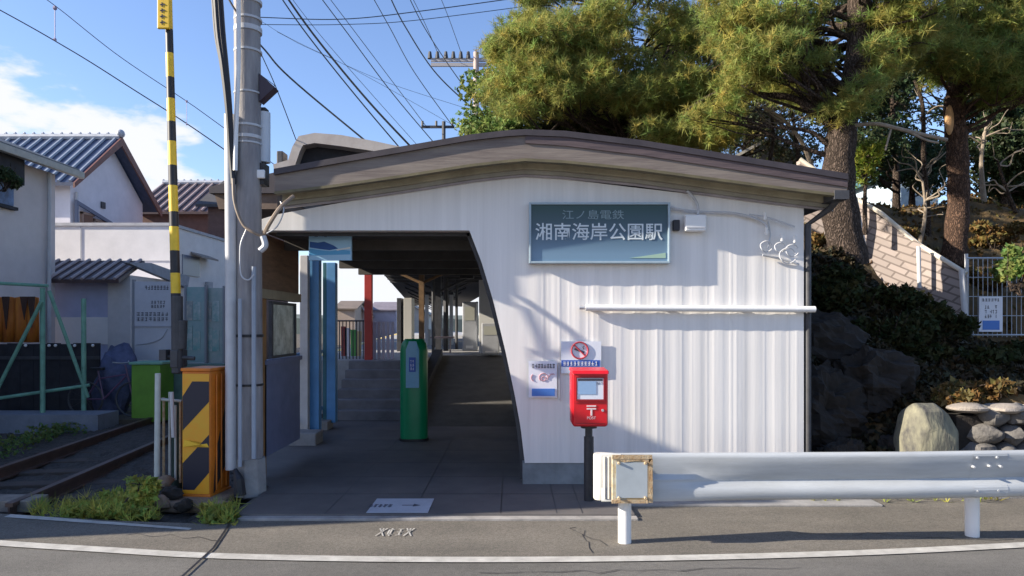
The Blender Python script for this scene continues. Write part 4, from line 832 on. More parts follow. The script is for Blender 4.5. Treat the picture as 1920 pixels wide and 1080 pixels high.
def grid_mesh(name, xs, ys, m, zfun, kind='structure', jit=0):
    Xg, Yg = np.meshgrid(xs, ys); Z = zfun(Xg, Yg)
    if jit: Z = Z+g.normal(0, jit, Z.shape)
    mb = MB(); nx = len(xs); mb.add(np.stack([Xg, Yg, Z], -1).reshape(-1, 3).tolist(), [(j*nx+i, j*nx+i+1, (j+1)*nx+i+1, (j+1)*nx+i) for j in range(len(ys)-1) for i in range(nx-1)])
    return mb.build(name, m, kind=kind, smooth=True)
hm = mat('hill_ground', (.15, .09, .035), .95, col2=(.05, .045, .025), scale=4.5, bump=1, bscale=18, detail=10)
grid_mesh('hillside', np.concatenate([np.linspace(3.0, 10, 150), np.linspace(10.3, 40, 50)]), np.concatenate([np.linspace(6.96, 16, 150), np.linspace(16.4, 46, 50)]), hm, hz, jit=.012)
# rock outcrops next to the station, the bank's shade darkened into their colour
rk = 0
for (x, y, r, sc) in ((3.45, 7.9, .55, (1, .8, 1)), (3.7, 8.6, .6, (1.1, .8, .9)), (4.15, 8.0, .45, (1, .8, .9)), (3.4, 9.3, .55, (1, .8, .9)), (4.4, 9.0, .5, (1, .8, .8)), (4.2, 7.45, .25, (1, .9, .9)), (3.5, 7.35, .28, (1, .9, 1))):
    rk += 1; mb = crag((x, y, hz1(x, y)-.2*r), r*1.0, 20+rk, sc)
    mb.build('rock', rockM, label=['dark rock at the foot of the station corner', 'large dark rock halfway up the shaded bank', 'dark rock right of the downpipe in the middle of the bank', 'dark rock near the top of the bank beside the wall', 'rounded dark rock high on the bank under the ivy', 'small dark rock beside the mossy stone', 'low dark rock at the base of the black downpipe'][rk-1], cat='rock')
# mossy stone
t0 = [(1700, 838), (1697, 822), (1710, 770), (1720, 757), (1765, 757), (1785, 768), (1802, 800), (1806, 838)]
mb = MB(); rings = []
for d, s in ((-.10, .72), (-.04, .93), (.1, 1), (.3, .9)):
    c = P(1750, 850, 7.0); rings.append([Vector((lerp(c.x, P(a, b, 7).x, s*.9), 7.02+d+.02*math.sin(a), lerp(.0, P(a, b, 7).z, s if b < 830 else 1)))if b < 830 else Vector((lerp(c.x, P(a, b, 7).x, s*.9), 7.02+d, -.02)) for a, b in t0])
loft(mb, rings); mb.build('mossy_stone', mosM, label='pale mossy standing stone at the left end of the stone wall', cat='stone', smooth=True, bevel=.02)
t = thing('dry_stone_wall', 'low grey rubble stone wall behind the guardrail at the right', 'stone wall', (6, 6.95, 0))
gs = np.random.default_rng(4)
mb = MB(); mb.box((4.5, 7.02, -.05), (11, 7.3, .72)); mb.build('wall_core', rockM, t)
mb = MB()
for row in range(4):
    x = 4.48+row*.08
    while x < 9:
        w = gs.uniform(.14, .34); h = .2; r_ = rock((x+w/2, 7.03, .06+row*.19+h/2), 1, int(gs.integers(999)), (w*.56, .14, h*.56), .22, 10, 7); mb.add(r_.v, r_.f); x += w
mb.build('stones', stnM, t, smooth=True)
mb = MB(); x = 4.45
while x < 9:
    w = gs.uniform(.3, .6); r_ = rock((x+w/2, 7.05, .80), 1, int(gs.integers(999)), (w*.56, .2, .05), .15, 12, 7); mb.add(r_.v, r_.f); x += w
mb.build('capping_stones', mat('cap_stone', (.30, .26, .22), .9, .25, 6, .5), t, smooth=True)
# stepped block wall
bm_ = mat('block_pattern', (.42, .33, .30), .85); tt = bm_.node_tree; br = tt.nodes.new('ShaderNodeTexBrick'); br.inputs['Color1'].default_value = (.34, .28, .25, 1); br.inputs['Color2'].default_value = (.26, .215, .19, 1); br.inputs['Mortar'].default_value = (.15, .12, .105, 1)
br.inputs['Scale'].default_value = 1; br.inputs['Brick Width'].default_value = .24; br.inputs['Row Height'].default_value = .10; br.inputs['Mortar Size'].default_value = .012
co = tt.nodes.new('ShaderNodeTexCoord'); mp2 = tt.nodes.new('ShaderNodeMapping'); mp2.inputs['Rotation'].default_value = (math.pi/2, 0, 0)
cx_ = tt.nodes.new('ShaderNodeSeparateXYZ'); cb = tt.nodes.new('ShaderNodeCombineXYZ'); tt.links.new(co.outputs['Object'], cx_.inputs[0]); tt.links.new(cx_.outputs[0], cb.inputs[0]); tt.links.new(cx_.outputs[2], cb.inputs[1]); 
mp3 = tt.nodes.new('ShaderNodeMapping'); mp3.inputs['Rotation'].default_value = (0, 0, math.radians(35)); tt.links.new(cb.outputs[0], mp3.inputs[0]); tt.links.new(mp3.outputs[0], br.inputs[0]); tt.links.new(br.outputs[0], tt.nodes['Principled BSDF'].inputs['Base Color'])
t = thing('stair_side_wall', 'pinkish block wall with a pale coping sloping down beside the pine trunks', 'wall', P(1700, 600, 10.8))
mb = MB(); mb.ext([P(1500, 300, 11.9), P(1600, 372, 11.6), P(1812, 515, 10.3), P(1812, 640, 10.3), P(1600, 560, 11.6), P(1500, 520, 11.9)], (0, .15, 0)); mb.build('block_face', bm_, t)
mb = MB(); mb.tube([P(1500, 298, 11.85), P(1600, 370, 11.55), P(1650, 398, 11.25), P(1722, 458, 10.85), P(1812, 513, 10.25)], .035, 8); mb.build('coping', mat('pale_coping', (.62, .56, .46), .7, .12, 5), t, smooth=True)
for (pa_, pb_, y, r) in (((1602, 372), (1622, 480), 11.3, .05), ((1803, 505), (1814, 662), 10.1, .04), ((1722, 462), (1724, 540), 10.6, .03)):
    mb = MB(); mb.tube([P(*pa_, y), P(*pb_, y)], r, 8); mb.build('wall_post', mat('grey_white_post', (.50, .50, .50), .7, .12, 5), t, smooth=True)
# wire fence
t = thing('wire_mesh_fence', 'white wire mesh fence on the slope at the right edge', 'fence', P(1860, 640, 10.6))
mb = MB()
for i in range(60): px = 1816+i*9; mb.tube([P(px, 632, 10.6), P(px, 482, 10.6)], .006, 4)
for py in (484, 520, 556, 592, 628): mb.tube([P(1812, py, 10.6), P(2350, py, 10.6)], .006 if py not in (484, 628) else .014, 4)
mb.build('mesh_panel', mat('fence_pale', (.42, .46, .50), .5, .1, 5), t)
for px in (1812, 2050): mb = MB(); mb.tube([P(px, 650, 10.62), P(px, 476, 10.62)], .025, 8); mb.build('fence_post', pipM, t, smooth=True)
t = thing('fence_notice', 'white notice with a blue lower block hanging on the wire fence', 'sign', P(1858, 622, 10.55)); a, b = P(1836, 622, 10.55), P(1880, 556, 10.55)
mb = MB(); mb.box((a.x, 10.55, a.z), (b.x, 10.56, b.z)); mb.build('sheet', signW, t)
mb = MB(); mb.box((a.x+.05, 10.545, a.z+.03), (b.x-.05, 10.549, a.z+.17)); mb.build('blue_block', mat('poster_blue', (.06, .19, .55), .5), t)
mb = MB(); strokes(mb, a.x+.04, b.z-.08, b.x-.04, b.z-.02, 10.549, 6, dens=.95); strokes(mb, a.x+.08, a.z+.2, b.x-.08, b.z-.12, 10.549, 5, 3, dens=.5); mb.build('lettering', inkM, t)
# ground leaves, ivy, dry shrubs
def scatter(n, x0, x1, y0, y1, zo=.03):
    X = g.uniform(x0, x1, n); Y = g.uniform(y0, y1, n); return np.stack([X, Y, hz(X, Y)+g.uniform(0, zo, n)], 1)
foliage('fallen_leaves', scatter(9000, 3.2, 16, 9.5, 22, .04), .06, 3, .032, dryM, quad=True, upb=1, kind='stuff', label=None)
foliage('bank_ground_cover', scatter(7000, 3.1, 7.5, 7.3, 9.9, .10), .07, 4, .03, mat('x2', (.1,.1,.1)) if False else leafmat('shaded_cover', (.05, .04, .02), (.022, .022, .013), .15), quad=True, upb=1, kind='stuff')  # dark leaves added so their colour gives the bank its shade
def patch(rects, Y, n, dY=.5):
    o = []
    for r in rects: 
        for _ in range(n): o.append(P(g.uniform(r[0], r[2]), g.uniform(r[1], r[3]), Y+g.uniform(-dY, dY)))
    return np.array([tuple(v) for v in o])
def bush(name, label, cat, c, r, n, m, sz=.07, w=.03, k=5, seed=3, group=None):
    gg = np.random.default_rng(seed); t = thing(name, label, cat, (c[0], c[1], c[2]-r[2]), group)
    mb = MB()
    for i in range(9):
        e_ = inellip(c, r, 1, gg, .6)[0]; w_ = wobble((c[0]+gg.normal(0, .05), c[1], c[2]-r[2]), tuple(e_), 3, .05, gg); mb.tube(w_, list(np.linspace(.016, .004, len(w_))), 5)
    mb.build('stems', barkM, t); C_ = []
    for i in range(max(5, int(12*r[0]))):
        cc = inellip(c, np.array(r)*.8, 1, gg, .1)[0]; C_.append(inellip(cc, np.array(r)*.42, n//max(5, int(12*r[0])), gg, .1))
    foliage('leaves', np.concatenate(C_), sz, k, w, m, t, .3, quad=True); return t
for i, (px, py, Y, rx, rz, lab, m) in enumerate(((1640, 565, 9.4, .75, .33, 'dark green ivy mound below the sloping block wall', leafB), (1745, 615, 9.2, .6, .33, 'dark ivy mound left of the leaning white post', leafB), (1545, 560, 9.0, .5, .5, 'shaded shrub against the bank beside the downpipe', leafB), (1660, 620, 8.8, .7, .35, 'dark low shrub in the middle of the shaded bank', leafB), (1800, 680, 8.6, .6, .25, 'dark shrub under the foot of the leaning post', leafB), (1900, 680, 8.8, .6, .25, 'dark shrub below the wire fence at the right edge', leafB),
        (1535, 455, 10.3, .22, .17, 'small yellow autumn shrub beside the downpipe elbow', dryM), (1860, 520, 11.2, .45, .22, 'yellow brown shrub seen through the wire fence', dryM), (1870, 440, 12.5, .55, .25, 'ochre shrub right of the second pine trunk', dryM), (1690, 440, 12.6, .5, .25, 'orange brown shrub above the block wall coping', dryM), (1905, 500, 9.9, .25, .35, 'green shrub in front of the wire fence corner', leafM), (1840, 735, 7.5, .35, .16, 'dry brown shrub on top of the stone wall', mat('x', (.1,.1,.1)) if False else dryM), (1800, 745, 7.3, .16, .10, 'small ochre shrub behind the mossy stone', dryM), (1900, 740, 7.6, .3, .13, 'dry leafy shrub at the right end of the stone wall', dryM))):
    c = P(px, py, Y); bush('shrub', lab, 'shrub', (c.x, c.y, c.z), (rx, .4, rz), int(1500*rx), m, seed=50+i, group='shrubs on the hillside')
# ---------------------------------------------------------------- pines
T = lambda *a: [P(*q) for q in a]
p1 = pads_from([(960, -70, 1330, 190), (930, 60, 1130, 200), (1150, 150, 1370, 265), (1250, 40, 1420, 230)], (12.5, 16.5), 135, g, holes=((930, 0, 40, 50), (1420, 230, 60, 50)))
p1 += [(np.array(P(a, b, y)), np.array([s, s, s*.42])) for a, b, y, s in ((950, 100, 14, .45), (935, 150, 14, .4), (980, 190, 14.5, .5), (990, 40, 14, .5), (1000, -10, 14, .5), (1250, 270, 13, .4), (1300, 250, 13, .45), (1340, 280, 13, .3))]
tree('pine_tree', 'broad green pine whose crown spreads over the station roof at the left of the grove', 'pine tree', T((1190, 470, 15), (1170, 250, 15), (1120, 90, 15), (1100, -80, 15)), [.2, .17, .13, .08], p1, needM, barkM, per=95, size=.16, k=22, width=.006, seed=2)
p2 = pads_from([(1330, -70, 1560, 140), (1400, 60, 1560, 190), (1640, -70, 1760, 90), (1560, -90, 1680, -20), (1640, 20, 1720, 150)], (9.3, 12.5), 96, g, holes=((1460, 240, 60, 60), (1720, 215, 60, 55)), size=(.3, .55))
p2 += [(np.array(P(a, b, y)), np.array([s, s, s*.5])) for a, b, y, s in ((1600, 190, 9.6, .42), (1570, 210, 9.7, .38), (1630, 160, 9.6, .35), (1350, 200, 10, .4), (1390, 160, 10, .45), (1440, 130, 10, .4), (1310, 220, 10.4, .35))]
tree('pine_tree', 'thick-trunked pine standing just right of the station roof corner', 'pine tree', T((1592, 500, 10), (1572, 360, 10), (1580, 240, 10), (1608, 110, 10), (1612, -100, 10), (1618, -260, 10)), [.27, .235, .20, .17, .14, .09], p2, needM, barkM, per=115, size=.13, k=24, width=.005, seed=3)
p3 = pads_from([(1740, -70, 1980, 90), (1750, 60, 1980, 150), (1860, 100, 2020, 190)], (11, 14), 78, g, holes=((1720, 215, 60, 55),), size=(.35, .65))
tree('pine_tree', 'reddish-trunked pine at the right with a pale wound on its bark', 'pine tree', T((1786, 500, 12), (1797, 380, 12), (1795, 280, 12), (1790, 190, 12), (1815, 60, 12), (1830, -120, 12)), [.20, .17, .17, .16, .12, .07], p3, leafmat('dark_pine_needles', (.30, .32, .08), (.16, .21, .06), .5), fissured('red_pine_bark', (.15, .09, .062), (.05, .032, .024)), per=95, k=22, width=.006, seed=4)
mb = MB(); c = P(1780, 225, 11.83); mb.ball(c, 1, 12, 8, sc=(.075, .05, .26)); 
mb.build('bark_wound', mat('fresh_wood', (.48, .28, .13), .8, .2, 10, .2), [o for o in bpy.data.objects if o.get('label', '').startswith('reddish-trunked')][0], smooth=True)
p4 = [(np.array(P(a, b, y)), np.array([s, s, s*.7])) for a, b, y, s in ((1625, 300, 11, .28), (1640, 280, 11, .25), (1620, 330, 11, .25), (1600, 305, 11, .2))]
tree('young_pine', 'small bright young pine just above the right end of the station roof', 'pine tree', T((1622, 440, 11), (1622, 360, 11), (1628, 290, 11)), [.04, .03, .015], p4, leafmat('bright_needles', (.17, .20, .025), (.10, .15, .025), .4), barkM, per=130, size=.11, seed=5)
# broadleaf masses behind the roof
def leafy(label, rects, Yr, n, m, trunk, seed, size=(.4, .8), per=120, flat=.75, r0=.12, group=None, sz=.09):
    gg = np.random.default_rng(seed); pd = [(c, r*np.array([1, 1, flat/.42])) for c, r in pads_from(rects, Yr, n, gg, size=size)]
    return tree('broadleaf_tree', label, 'tree', trunk, [r0, r0*.7, r0*.4], pd, m, barkM, per=per, size=sz, k=6, width=.036, quad=True, seed=seed, group=group)
leafy('rounded green tree rising just behind the left slope of the station roof', [(900, 150, 990, 250), (880, 210, 1010, 270), (950, 130, 1010, 220)], (16, 18), 22, leafM, T((950, 480, 17), (950, 330, 17), (950, 200, 17)), 21)
leafy('olive broadleaf tree behind the roof ridge under the broad pine', [(1020, 150, 1130, 260), (1080, 190, 1220, 280)], (16.5, 19), 22, leafmat('olive_leaves', (.12, .12, .04), (.06, .07, .03), .3), T((1090, 480, 18), (1100, 330, 18), (1100, 200, 18)), 22)
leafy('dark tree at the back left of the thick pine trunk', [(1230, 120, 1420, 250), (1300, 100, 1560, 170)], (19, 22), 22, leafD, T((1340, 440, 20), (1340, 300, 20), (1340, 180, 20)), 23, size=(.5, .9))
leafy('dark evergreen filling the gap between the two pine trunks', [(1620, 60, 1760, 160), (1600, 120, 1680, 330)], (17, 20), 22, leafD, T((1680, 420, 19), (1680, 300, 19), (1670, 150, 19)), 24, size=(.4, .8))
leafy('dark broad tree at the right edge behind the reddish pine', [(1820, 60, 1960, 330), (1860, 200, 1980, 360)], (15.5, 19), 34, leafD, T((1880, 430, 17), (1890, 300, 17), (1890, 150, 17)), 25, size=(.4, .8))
leafy('dark small tree low between the pines above the leafy slope', [(1660, 300, 1760, 350), (1720, 270, 1780, 320)], (21, 24), 12, leafD, T((1710, 420, 22), (1710, 360, 22), (1712, 310, 22)), 26, size=(.4, .7))
leafy('mottled olive tree seen through the gap under the low pine limb', [(1100, 170, 1420, 300), (1300, 200, 1560, 300)], (23, 26), 26, leafmat('grey_olive_leaves', (.17, .17, .09), (.08, .09, .05), .3), T((1380, 430, 24), (1390, 330, 24), (1400, 220, 24)), 27, size=(.6, 1.1), per=60, sz=.12)
leafy('shadowy tree filling the gaps behind the two left pine crowns', [(1130, -60, 1520, 150), (1000, 60, 1200, 180)], (20, 23), 26, leafmat('grey_olive_leaves2', (.10, .115, .055), (.05, .065, .035), .35), T((1290, 430, 21.5), (1300, 300, 21.5), (1300, 60, 21.5)), 29, size=(.5, 1.0), per=70, sz=.11)
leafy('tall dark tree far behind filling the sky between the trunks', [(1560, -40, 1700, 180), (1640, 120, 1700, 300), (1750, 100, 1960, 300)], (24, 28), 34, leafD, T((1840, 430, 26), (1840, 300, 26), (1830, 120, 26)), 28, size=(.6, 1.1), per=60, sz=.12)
# slender bare trees
for i, (tr, r, lab) in enumerate(((T((1528, 330, 13), (1505, 270, 13), (1470, 225, 13), (1430, 200, 13)), .05, 'pale bare leaning trunk left of the thick pine'), (T((1500, 320, 13.5), (1490, 240, 13.5), (1480, 190, 13.5)), .05, 'thin upright bare trunk between the leaning ones'), (T((1740, 460, 14), (1738, 380, 14), (1732, 300, 14), (1730, 200, 14), (1715, 150, 14)), .07, 'crooked dark thin tree between the two pine trunks'), (T((1722, 470, 13), (1735, 400, 13), (1730, 340, 13)), .045, 'short pale stem standing on the leafy slope'), (T((1845, 380, 15), (1840, 300, 15), (1850, 230, 15)), .06, 'thin pale trunk right of the reddish pine'), (T((1440, 320, 14), (1450, 250, 14), (1440, 180, 14)), .05, 'slender dark trunk above the house gable'), (T((1905, 400, 14), (1885, 350, 14), (1870, 300, 14)), .05, 'leaning grey stem at the right edge of the slope'))):
    gg = np.random.default_rng(70+i); t = thing('bare_tree', lab, 'tree', tuple(tr[0]), 'slender bare trees on the slope')
    pts = spline(tr, 5); mb = MB(); mb.tube(pts, list(np.linspace(r, r*.4, len(pts))), 8); mb.build('trunk', barkL if i in (0, 3, 4) else barkM, t, smooth=True)
    mb = MB()
    for q in range(9):
        b0 = pts[int(len(pts)*gg.uniform(.35, .95))]; e_ = b0+Vector((gg.normal(0, .55), gg.normal(0, .3), gg.uniform(.1, .7))); w_ = wobble(b0, e_, 4, .06, gg); mb.tube(w_, list(np.linspace(.018, .004, len(w_))), 5)
    mb.build('twigs', barkL, t)
t = [o for o in bpy.data.objects if o.get('label', '').startswith('thick-trunked')][0]
mb = MB(); mb.tube(spline(T((1580, 238, 9.9), (1640, 232, 9.8), (1680, 240, 9.8), (1720, 250, 9.9), (1775, 262, 10))), .028, 7); mb.tube(spline(T((1672, 238, 9.8), (1665, 262, 9.8), (1660, 282, 9.8))), .014, 6)
mb.tube(spline(T((1700, 245, 9.85), (1735, 262, 9.9), (1760, 268, 9.9))), .016, 6); mb.build('bare_limb', barkL, t, smooth=True)
mb = MB(); mb.tube(spline(T((1578, 250, 10), (1500, 190, 10), (1440, 178, 10.1), (1350, 172, 10.3), (1290, 205, 10.4))), [.07]*6+[.05]*6+[.035]*6+[.02]*7, 8); mb.build('low_limb', barkM, t, smooth=True)
t = [o for o in bpy.data.objects if o.get('label', '').startswith('reddish-trunked')][0]
mb = MB(); mb.tube(spline(T((1800, 215, 12), (1840, 195, 12), (1890, 188, 12), (1960, 190, 12))), .06, 8); mb.build('low_limb', barkM, t, smooth=True)
# ---------------------------------------------------------------- houses on the hill
def gabled(name, label, x0, x1, y0, y1, ze, zr, wall, roofm, ridge='x', over=.4, rib=None, z0=-.2, ribm=None, cat='house'):
    t = thing(name, label, cat, ((x0+x1)/2, (y0+y1)/2, z0)); mb = MB()
    if ridge == 'x':
        ym = (y0+y1)/2; mb.ext([(x0, y0, z0), (x0, y1, z0), (x0, y1, ze), (x0, ym, zr), (x0, y0, ze)], (x1-x0, 0, 0)); mb.build('wall', wall, t)
        s = (zr-ze)/(ym-y0); mb = MB(); A = [(x0-over, y0-over, ze-over*s+.06), (x0-over, ym, zr+.06), (x0-over, y1+over, ze-over*s+.06), (x0-over, y1+over, ze-over*s+.16), (x0-over, ym, zr+.18), (x0-over, y0-over, ze-over*s+.16)]
        mb.ext(A, (x1-x0+2*over, 0, 0)); r_ = mb.build('roof', roofm, t)
        if rib:
            mb = MB(); x = x0-over+.05
            while x < x1+over: mb.tube([(x, y0-over, ze-over*s+.19), (x, ym, zr+.20)], rib*.15, 6); x += rib
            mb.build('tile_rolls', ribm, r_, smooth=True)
            mb = MB(); mb.tube([(x0-over, ym, zr+.22), (x1+over, ym, zr+.22)], .11, 8)
            x = x0-over
            while x < x1+over: mb.ball((x, ym, zr+.33), .055, 6, 5); x += .3
            mb.ball((x1+over, ym, zr+.33), .14, 8, 6); mb.build('ridge_tiles', mat('ridge_grey', (.40, .42, .46), .6, .2, 6), r_, smooth=True)
    else:
        xm = (x0+x1)/2; mb.ext([(x0, y0, z0), (x1, y0, z0), (x1, y0, ze), (xm, y0, zr), (x0, y0, ze)], (0, y1-y0, 0)); mb.build('wall', wall, t)
        s = (zr-ze)/(xm-x0); A = [(x0-over, y0-over, ze-over*s+.05), (xm, y0-over, zr+.05), (x1+over, y0-over, ze-over*s+.05), (x1+over, y0-over, ze-over*s+.15), (xm, y0-over, zr+.17), (x0-over, y0-over, ze-over*s+.15)]
        mb = MB(); mb.ext(A, (0, y1-y0+2*over, 0)); mb.build('roof', roofm, t)
    return t
a, b = P(1378, 295, 24), P(1498, 295, 24)
t = gabled('hill_house', 'small white gable of a house peeking above the right roof slope', a.x, b.x, 24, 30, P(0, 300, 24).z, P(0, 268, 24).z, mat('weathered_boards', (.50, .48, .45), .8, col2=(.22, .2, .2), scale=5, stretch=(3, 1, .5), contrast=.8), mat('pale_verge', (.55, .52, .46), .7, .1), 'y', .2, z0=4)
t = gabled('hill_house', 'pale blue house half hidden behind the branches between the pines', P(1690, 0, 27).x, P(1740, 0, 27).x+.4, 27, 32, P(0, 315, 27).z, P(0, 285, 27).z, mat('pale_blue_wall', (.45, .55, .62), .7, .2, 3), mat('teal_roof', (.05, .12, .13), .6, .2), 'y', .3, z0=4)
# ---------------------------------------------------------------- houses on the left
t = thing('near_house', 'grey rendered house with a pale eave at the far left edge', 'house', (-12, 13, -.2))
mb = MB(); mb.box((-15, 10.6, -.2), (-9.95, 15.1, 4.93)); mb.build('wall', houG, t)
mb = MB(); mb.ext([(-9.6, 10.3, 4.98), (-12.5, 10.3, 6.1), (-15.4, 10.3, 4.98), (-15.4, 10.3, 5.1), (-12.5, 10.3, 6.24), (-9.6, 10.3, 5.1)], (0, 5.1, 0)); r_ = mb.build('roof', mat('grey_roof', (.15, .15, .14), .7, .2), t)
mb = MB(); mb.box((-9.62, 10.3, 4.90), (-9.5, 15.42, 5.04)); mb.build('gutter', mat('pale_eave', (.42, .40, .34), .6, .15), r_, bevel=.01)
mb = MB(); mb.box((-9.93, 12.9, 4.0), (-9.88, 13.75, 4.45)); mb.build('window', mat('blue_curtain', (.12, .22, .42), .5, col2=(.02, .03, .06), scale=4), t)
mb = MB(); mb.box((-9.94, 12.8, 3.93), (-9.86, 13.85, 3.99)); mb.box((-9.94, 12.85, 4.42), (-9.7, 13.8, 4.95)); mb.build('window_hood', navM, t)
bush('shrub', 'dark leafy bush hanging at the left frame edge by the eave', 'shrub', tuple(P(6, 330, 12.6)), (.3, .3, .28), 900, leafD, seed=91)
t = gabled('tiled_house', 'white house with a blue grey tiled gable roof behind the flat extension', -22, -13, 20.4, 24.4, 5.9, 7.5, houP, tilB, 'x', .35, .34, ribm=tilH)
mb = MB(); mb.ext([(-12.63, 22.4, 7.72), (-12.63, 24.95, 5.75), (-12.63, 24.95, 5.5), (-12.63, 22.4, 7.42)], (.05, 0, 0)); mb.ext([(-12.63, 22.4, 7.72), (-12.63, 19.95, 5.75), (-12.63, 19.95, 5.6), (-12.63, 22.4, 7.45)], (.05, 0, 0)); mb.build('barge_board', mat('maroon_board', (.17, .07, .05), .6, .2), t)
mb = MB(); mb.box((-12.995, 21.9, 5.35), (-12.95, 22.1, 5.55)); mb.build('vent', darkM, t)
for k, y in enumerate((20.9, 21.5, 22.2, 22.9)):
    mb = MB(); mb.box((-12.99, y, 4.3), (-12.93, y+.5, 5.0-.12*k)); w_ = mb.build('window', glsM, t); mb = MB(); mb.box((-12.99, y-.06, 4.28), (-12.91, y, 5.05-.12*k)); mb.box((-12.99, y-.06, 5.0-.12*k), (-12.91, y+.56, 5.07-.12*k)); mb.build('frame', mat('window_tan', (.35, .22, .16), .6), w_)
mb = MB(); mb.ext([(-12.9, 20.45, 4.25), (-12.9, 20.45, 5.35), (-12.9, 24.2, 4.55), (-12.9, 24.2, 4.45), (-12.9, 20.55, 5.22), (-12.9, 20.55, 4.25)], (.06, 0, 0)); mb.build('balcony_frame', mat('steel_blue_frame', (.12, .14, .2), .5), t)
t = thing('flat_extension', 'plain off-white flat extension wall in front of the tiled house', 'building', (-10.5, 18, -.2))
mb = MB(); mb.box((-13.4, 18, -.2), (-8.86, 24, 4.22)); mb.build('wall', houM, t)
mb = MB(); mb.box((-13.45, 17.96, 4.222), (-8.82, 24.04, 4.30)); mb.build('parapet_cap', mat('cap_grey', (.42, .42, .44), .7, .15), t)
mb = MB(); mb.box((-8.855, 18.6, 3.0), (-8.83, 19.6, 3.55)); mb.build('window', mat('slate_pane', (.16, .18, .24), .3), t)
mb = MB(); mb.ext([(-8.85, 19.1, 3.62), (-8.85, 20.2, 3.62), (-8.55, 20.2, 3.5), (-8.55, 19.1, 3.5)], (0, 0, .05)); mb.build('window_hood', mat('hood_brown', (.25, .22, .2), .7), t)
t = thing('tile_roofed_shed', 'low shed with a brown tiled pent roof in front of the white wall', 'shed', (-9.8, 16, -.2))
Ys = 15.4; mb = MB(); mb.box((-10.35, Ys, -.2), (-8.9, 17.9, 2.6)); mb.build('wall', mat('shed_blue_grey', (.42, .44, .60), .8, .1, 3), t)
mb = MB(); mb.box((-10.3, Ys-.03, 1.22), (-8.95, Ys-.003, 1.82)); mb.build('white_panel', houM, t)
mb = MB(); mb.box((-8.95, Ys-.05, -.2), (-8.45, 17.9, 2.75)); mb.build('pier', mat('pier_grey', (.58, .56, .56), .8, .1, 3), t)
mb = MB(); mb.ext([(-10.7, Ys-.5, 2.55), (-10.7, Ys+.55, 3.05), (-10.7, Ys+.55, 3.13), (-10.7, Ys-.5, 2.63)], (2.25, 0, 0)); r_ = mb.build('roof', tilR, t)
mb = MB()
for i in range(10): x = -10.65+i*.235; mb.tube([(x, Ys-.52, 2.64), (x, Ys+.55, 3.15)], .036, 6)
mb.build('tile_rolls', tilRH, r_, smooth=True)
mb = MB(); mb.ext([(-8.44, Ys+.6, 3.08), (-8.44, Ys-.4, 3.0), (-8.44, 17.8, 2.6), (-8.44, 17.9, 2.9)], (.12, 0, 0)); mb.build('side_slope', mat('slate_slope', (.30, .32, .36), .7, .15), t)
t = gabled('far_house', 'farther house with a reddish brown tiled roof behind the barrier', P(262, 0, 28).x, P(395, 0, 28).x, 28, 33, P(0, 398, 28).z, P(0, 352, 30.5).z, mat('brown_wall', (.16, .09, .07), .8, .2), tilR, 'x', .3, .36, ribm=tilRH)
t = gabled('far_house', 'dark roofed house partly behind the utility pole', P(390, 0, 24).x, P(470, 0, 24).x, 24, 28, P(0, 385, 24).z, P(0, 348, 26).z, mat('brown_wall', (.16, .09, .07), .8, .2), mat('dark_roof', (.06, .055, .055), .7, .2), 'x', .3)
for (nm, q, m, par) in (('drainpipe', [(-12.9, 17.93, 4.1), (-12.9, 17.93, 0)], 'grey_steel_pipe', 'plain off-white'), ('drainpipe', [(-9.88, 14.8, 4.9), (-9.88, 14.8, 0)], 'grey_steel_pipe', 'grey rendered'), ('drainpipe', [(-12.93, 20.6, 5.6), (-12.93, 20.6, 4.3)], 'grey_steel_pipe', 'white house with')):
    o = [x for x in bpy.data.objects if x.get('label', '').startswith(par)][0]; mb = MB(); mb.tube(q, .04, 8); mb.build(nm, MATS[m], o)
o = [x for x in bpy.data.objects if x.get('label', '').startswith('plain off-white')][0]
mb = MB(); mb.box((-12.4, 17.985, 3.3), (-8.9, 17.996, 3.32)); mb.box((-11.2, 17.985, 2.2), (-11.18, 17.996, 4.2)); mb.build('wall_joint', greyM, o)
mb = MB(); mb.box((-8.852, 20.0, 2.4), (-8.75, 20.3, 2.9)); mb.build('meter_box', mat('cap_grey', (.42, .42, .44), .7, .15), o, bevel=.01)
# billboards
def board(name, label, px0, px1, py0, py1, Y, m, cat='billboard'):
    t = thing(name, label, cat, P((px0+px1)/2, py1, Y)); a, b = P(px0, py1, Y), P(px1, py0, Y)
    mb = MB(); mb.box((a.x, Y, a.z), (b.x, Y+.05, b.z)); mb.build('panel', m, t)
    mb = MB(); mb.box((a.x-.04, Y-.02, a.z-.6), (a.x, Y+.06, b.z+.04)); mb.box((b.x, Y-.02, a.z-.6), (b.x+.04, Y+.06, b.z+.04)); mb.build('board_frame', mat('frame_grey', (.25, .26, .28), .6), t)
    return t, a, b
t, a, b = board('advertising_board', 'large white advertising board with dark lettering left of the barrier', 252, 322, 528, 675, 13.5, bblM)
mb = MB(); strokes(mb, a.x+.2, b.z-.17, b.x-.05, b.z-.06, 13.498, 8, dens=.9); strokes(mb, a.x+.32, b.z-.52, b.x-.12, b.z-.36, 13.498, 5, 2, dens=.9); strokes(mb, a.x+.04, b.z-.78, b.x-.05, b.z-.58, 13.498, 8, 2, dens=.9); mb.build('lettering', inkM, t)
mb = MB(); mb.tube(spline([(a.x+.05, 13.49, a.z+.30), (a.x+.3, 13.49, a.z+.33), (b.x-.2, 13.49, a.z+.42), (b.x-.08, 13.49, a.z+.6)]), .008, 5); mb.box((a.x+.01, 13.48, b.z-.88), (b.x-.01, 13.499, b.z-.86)); mb.build('drawn_line', greyM, t)
t, a, b = board('poster_board', 'poster board with green pictures between barrier and utility pole', 350, 384, 538, 680, 13.9, bbgM)
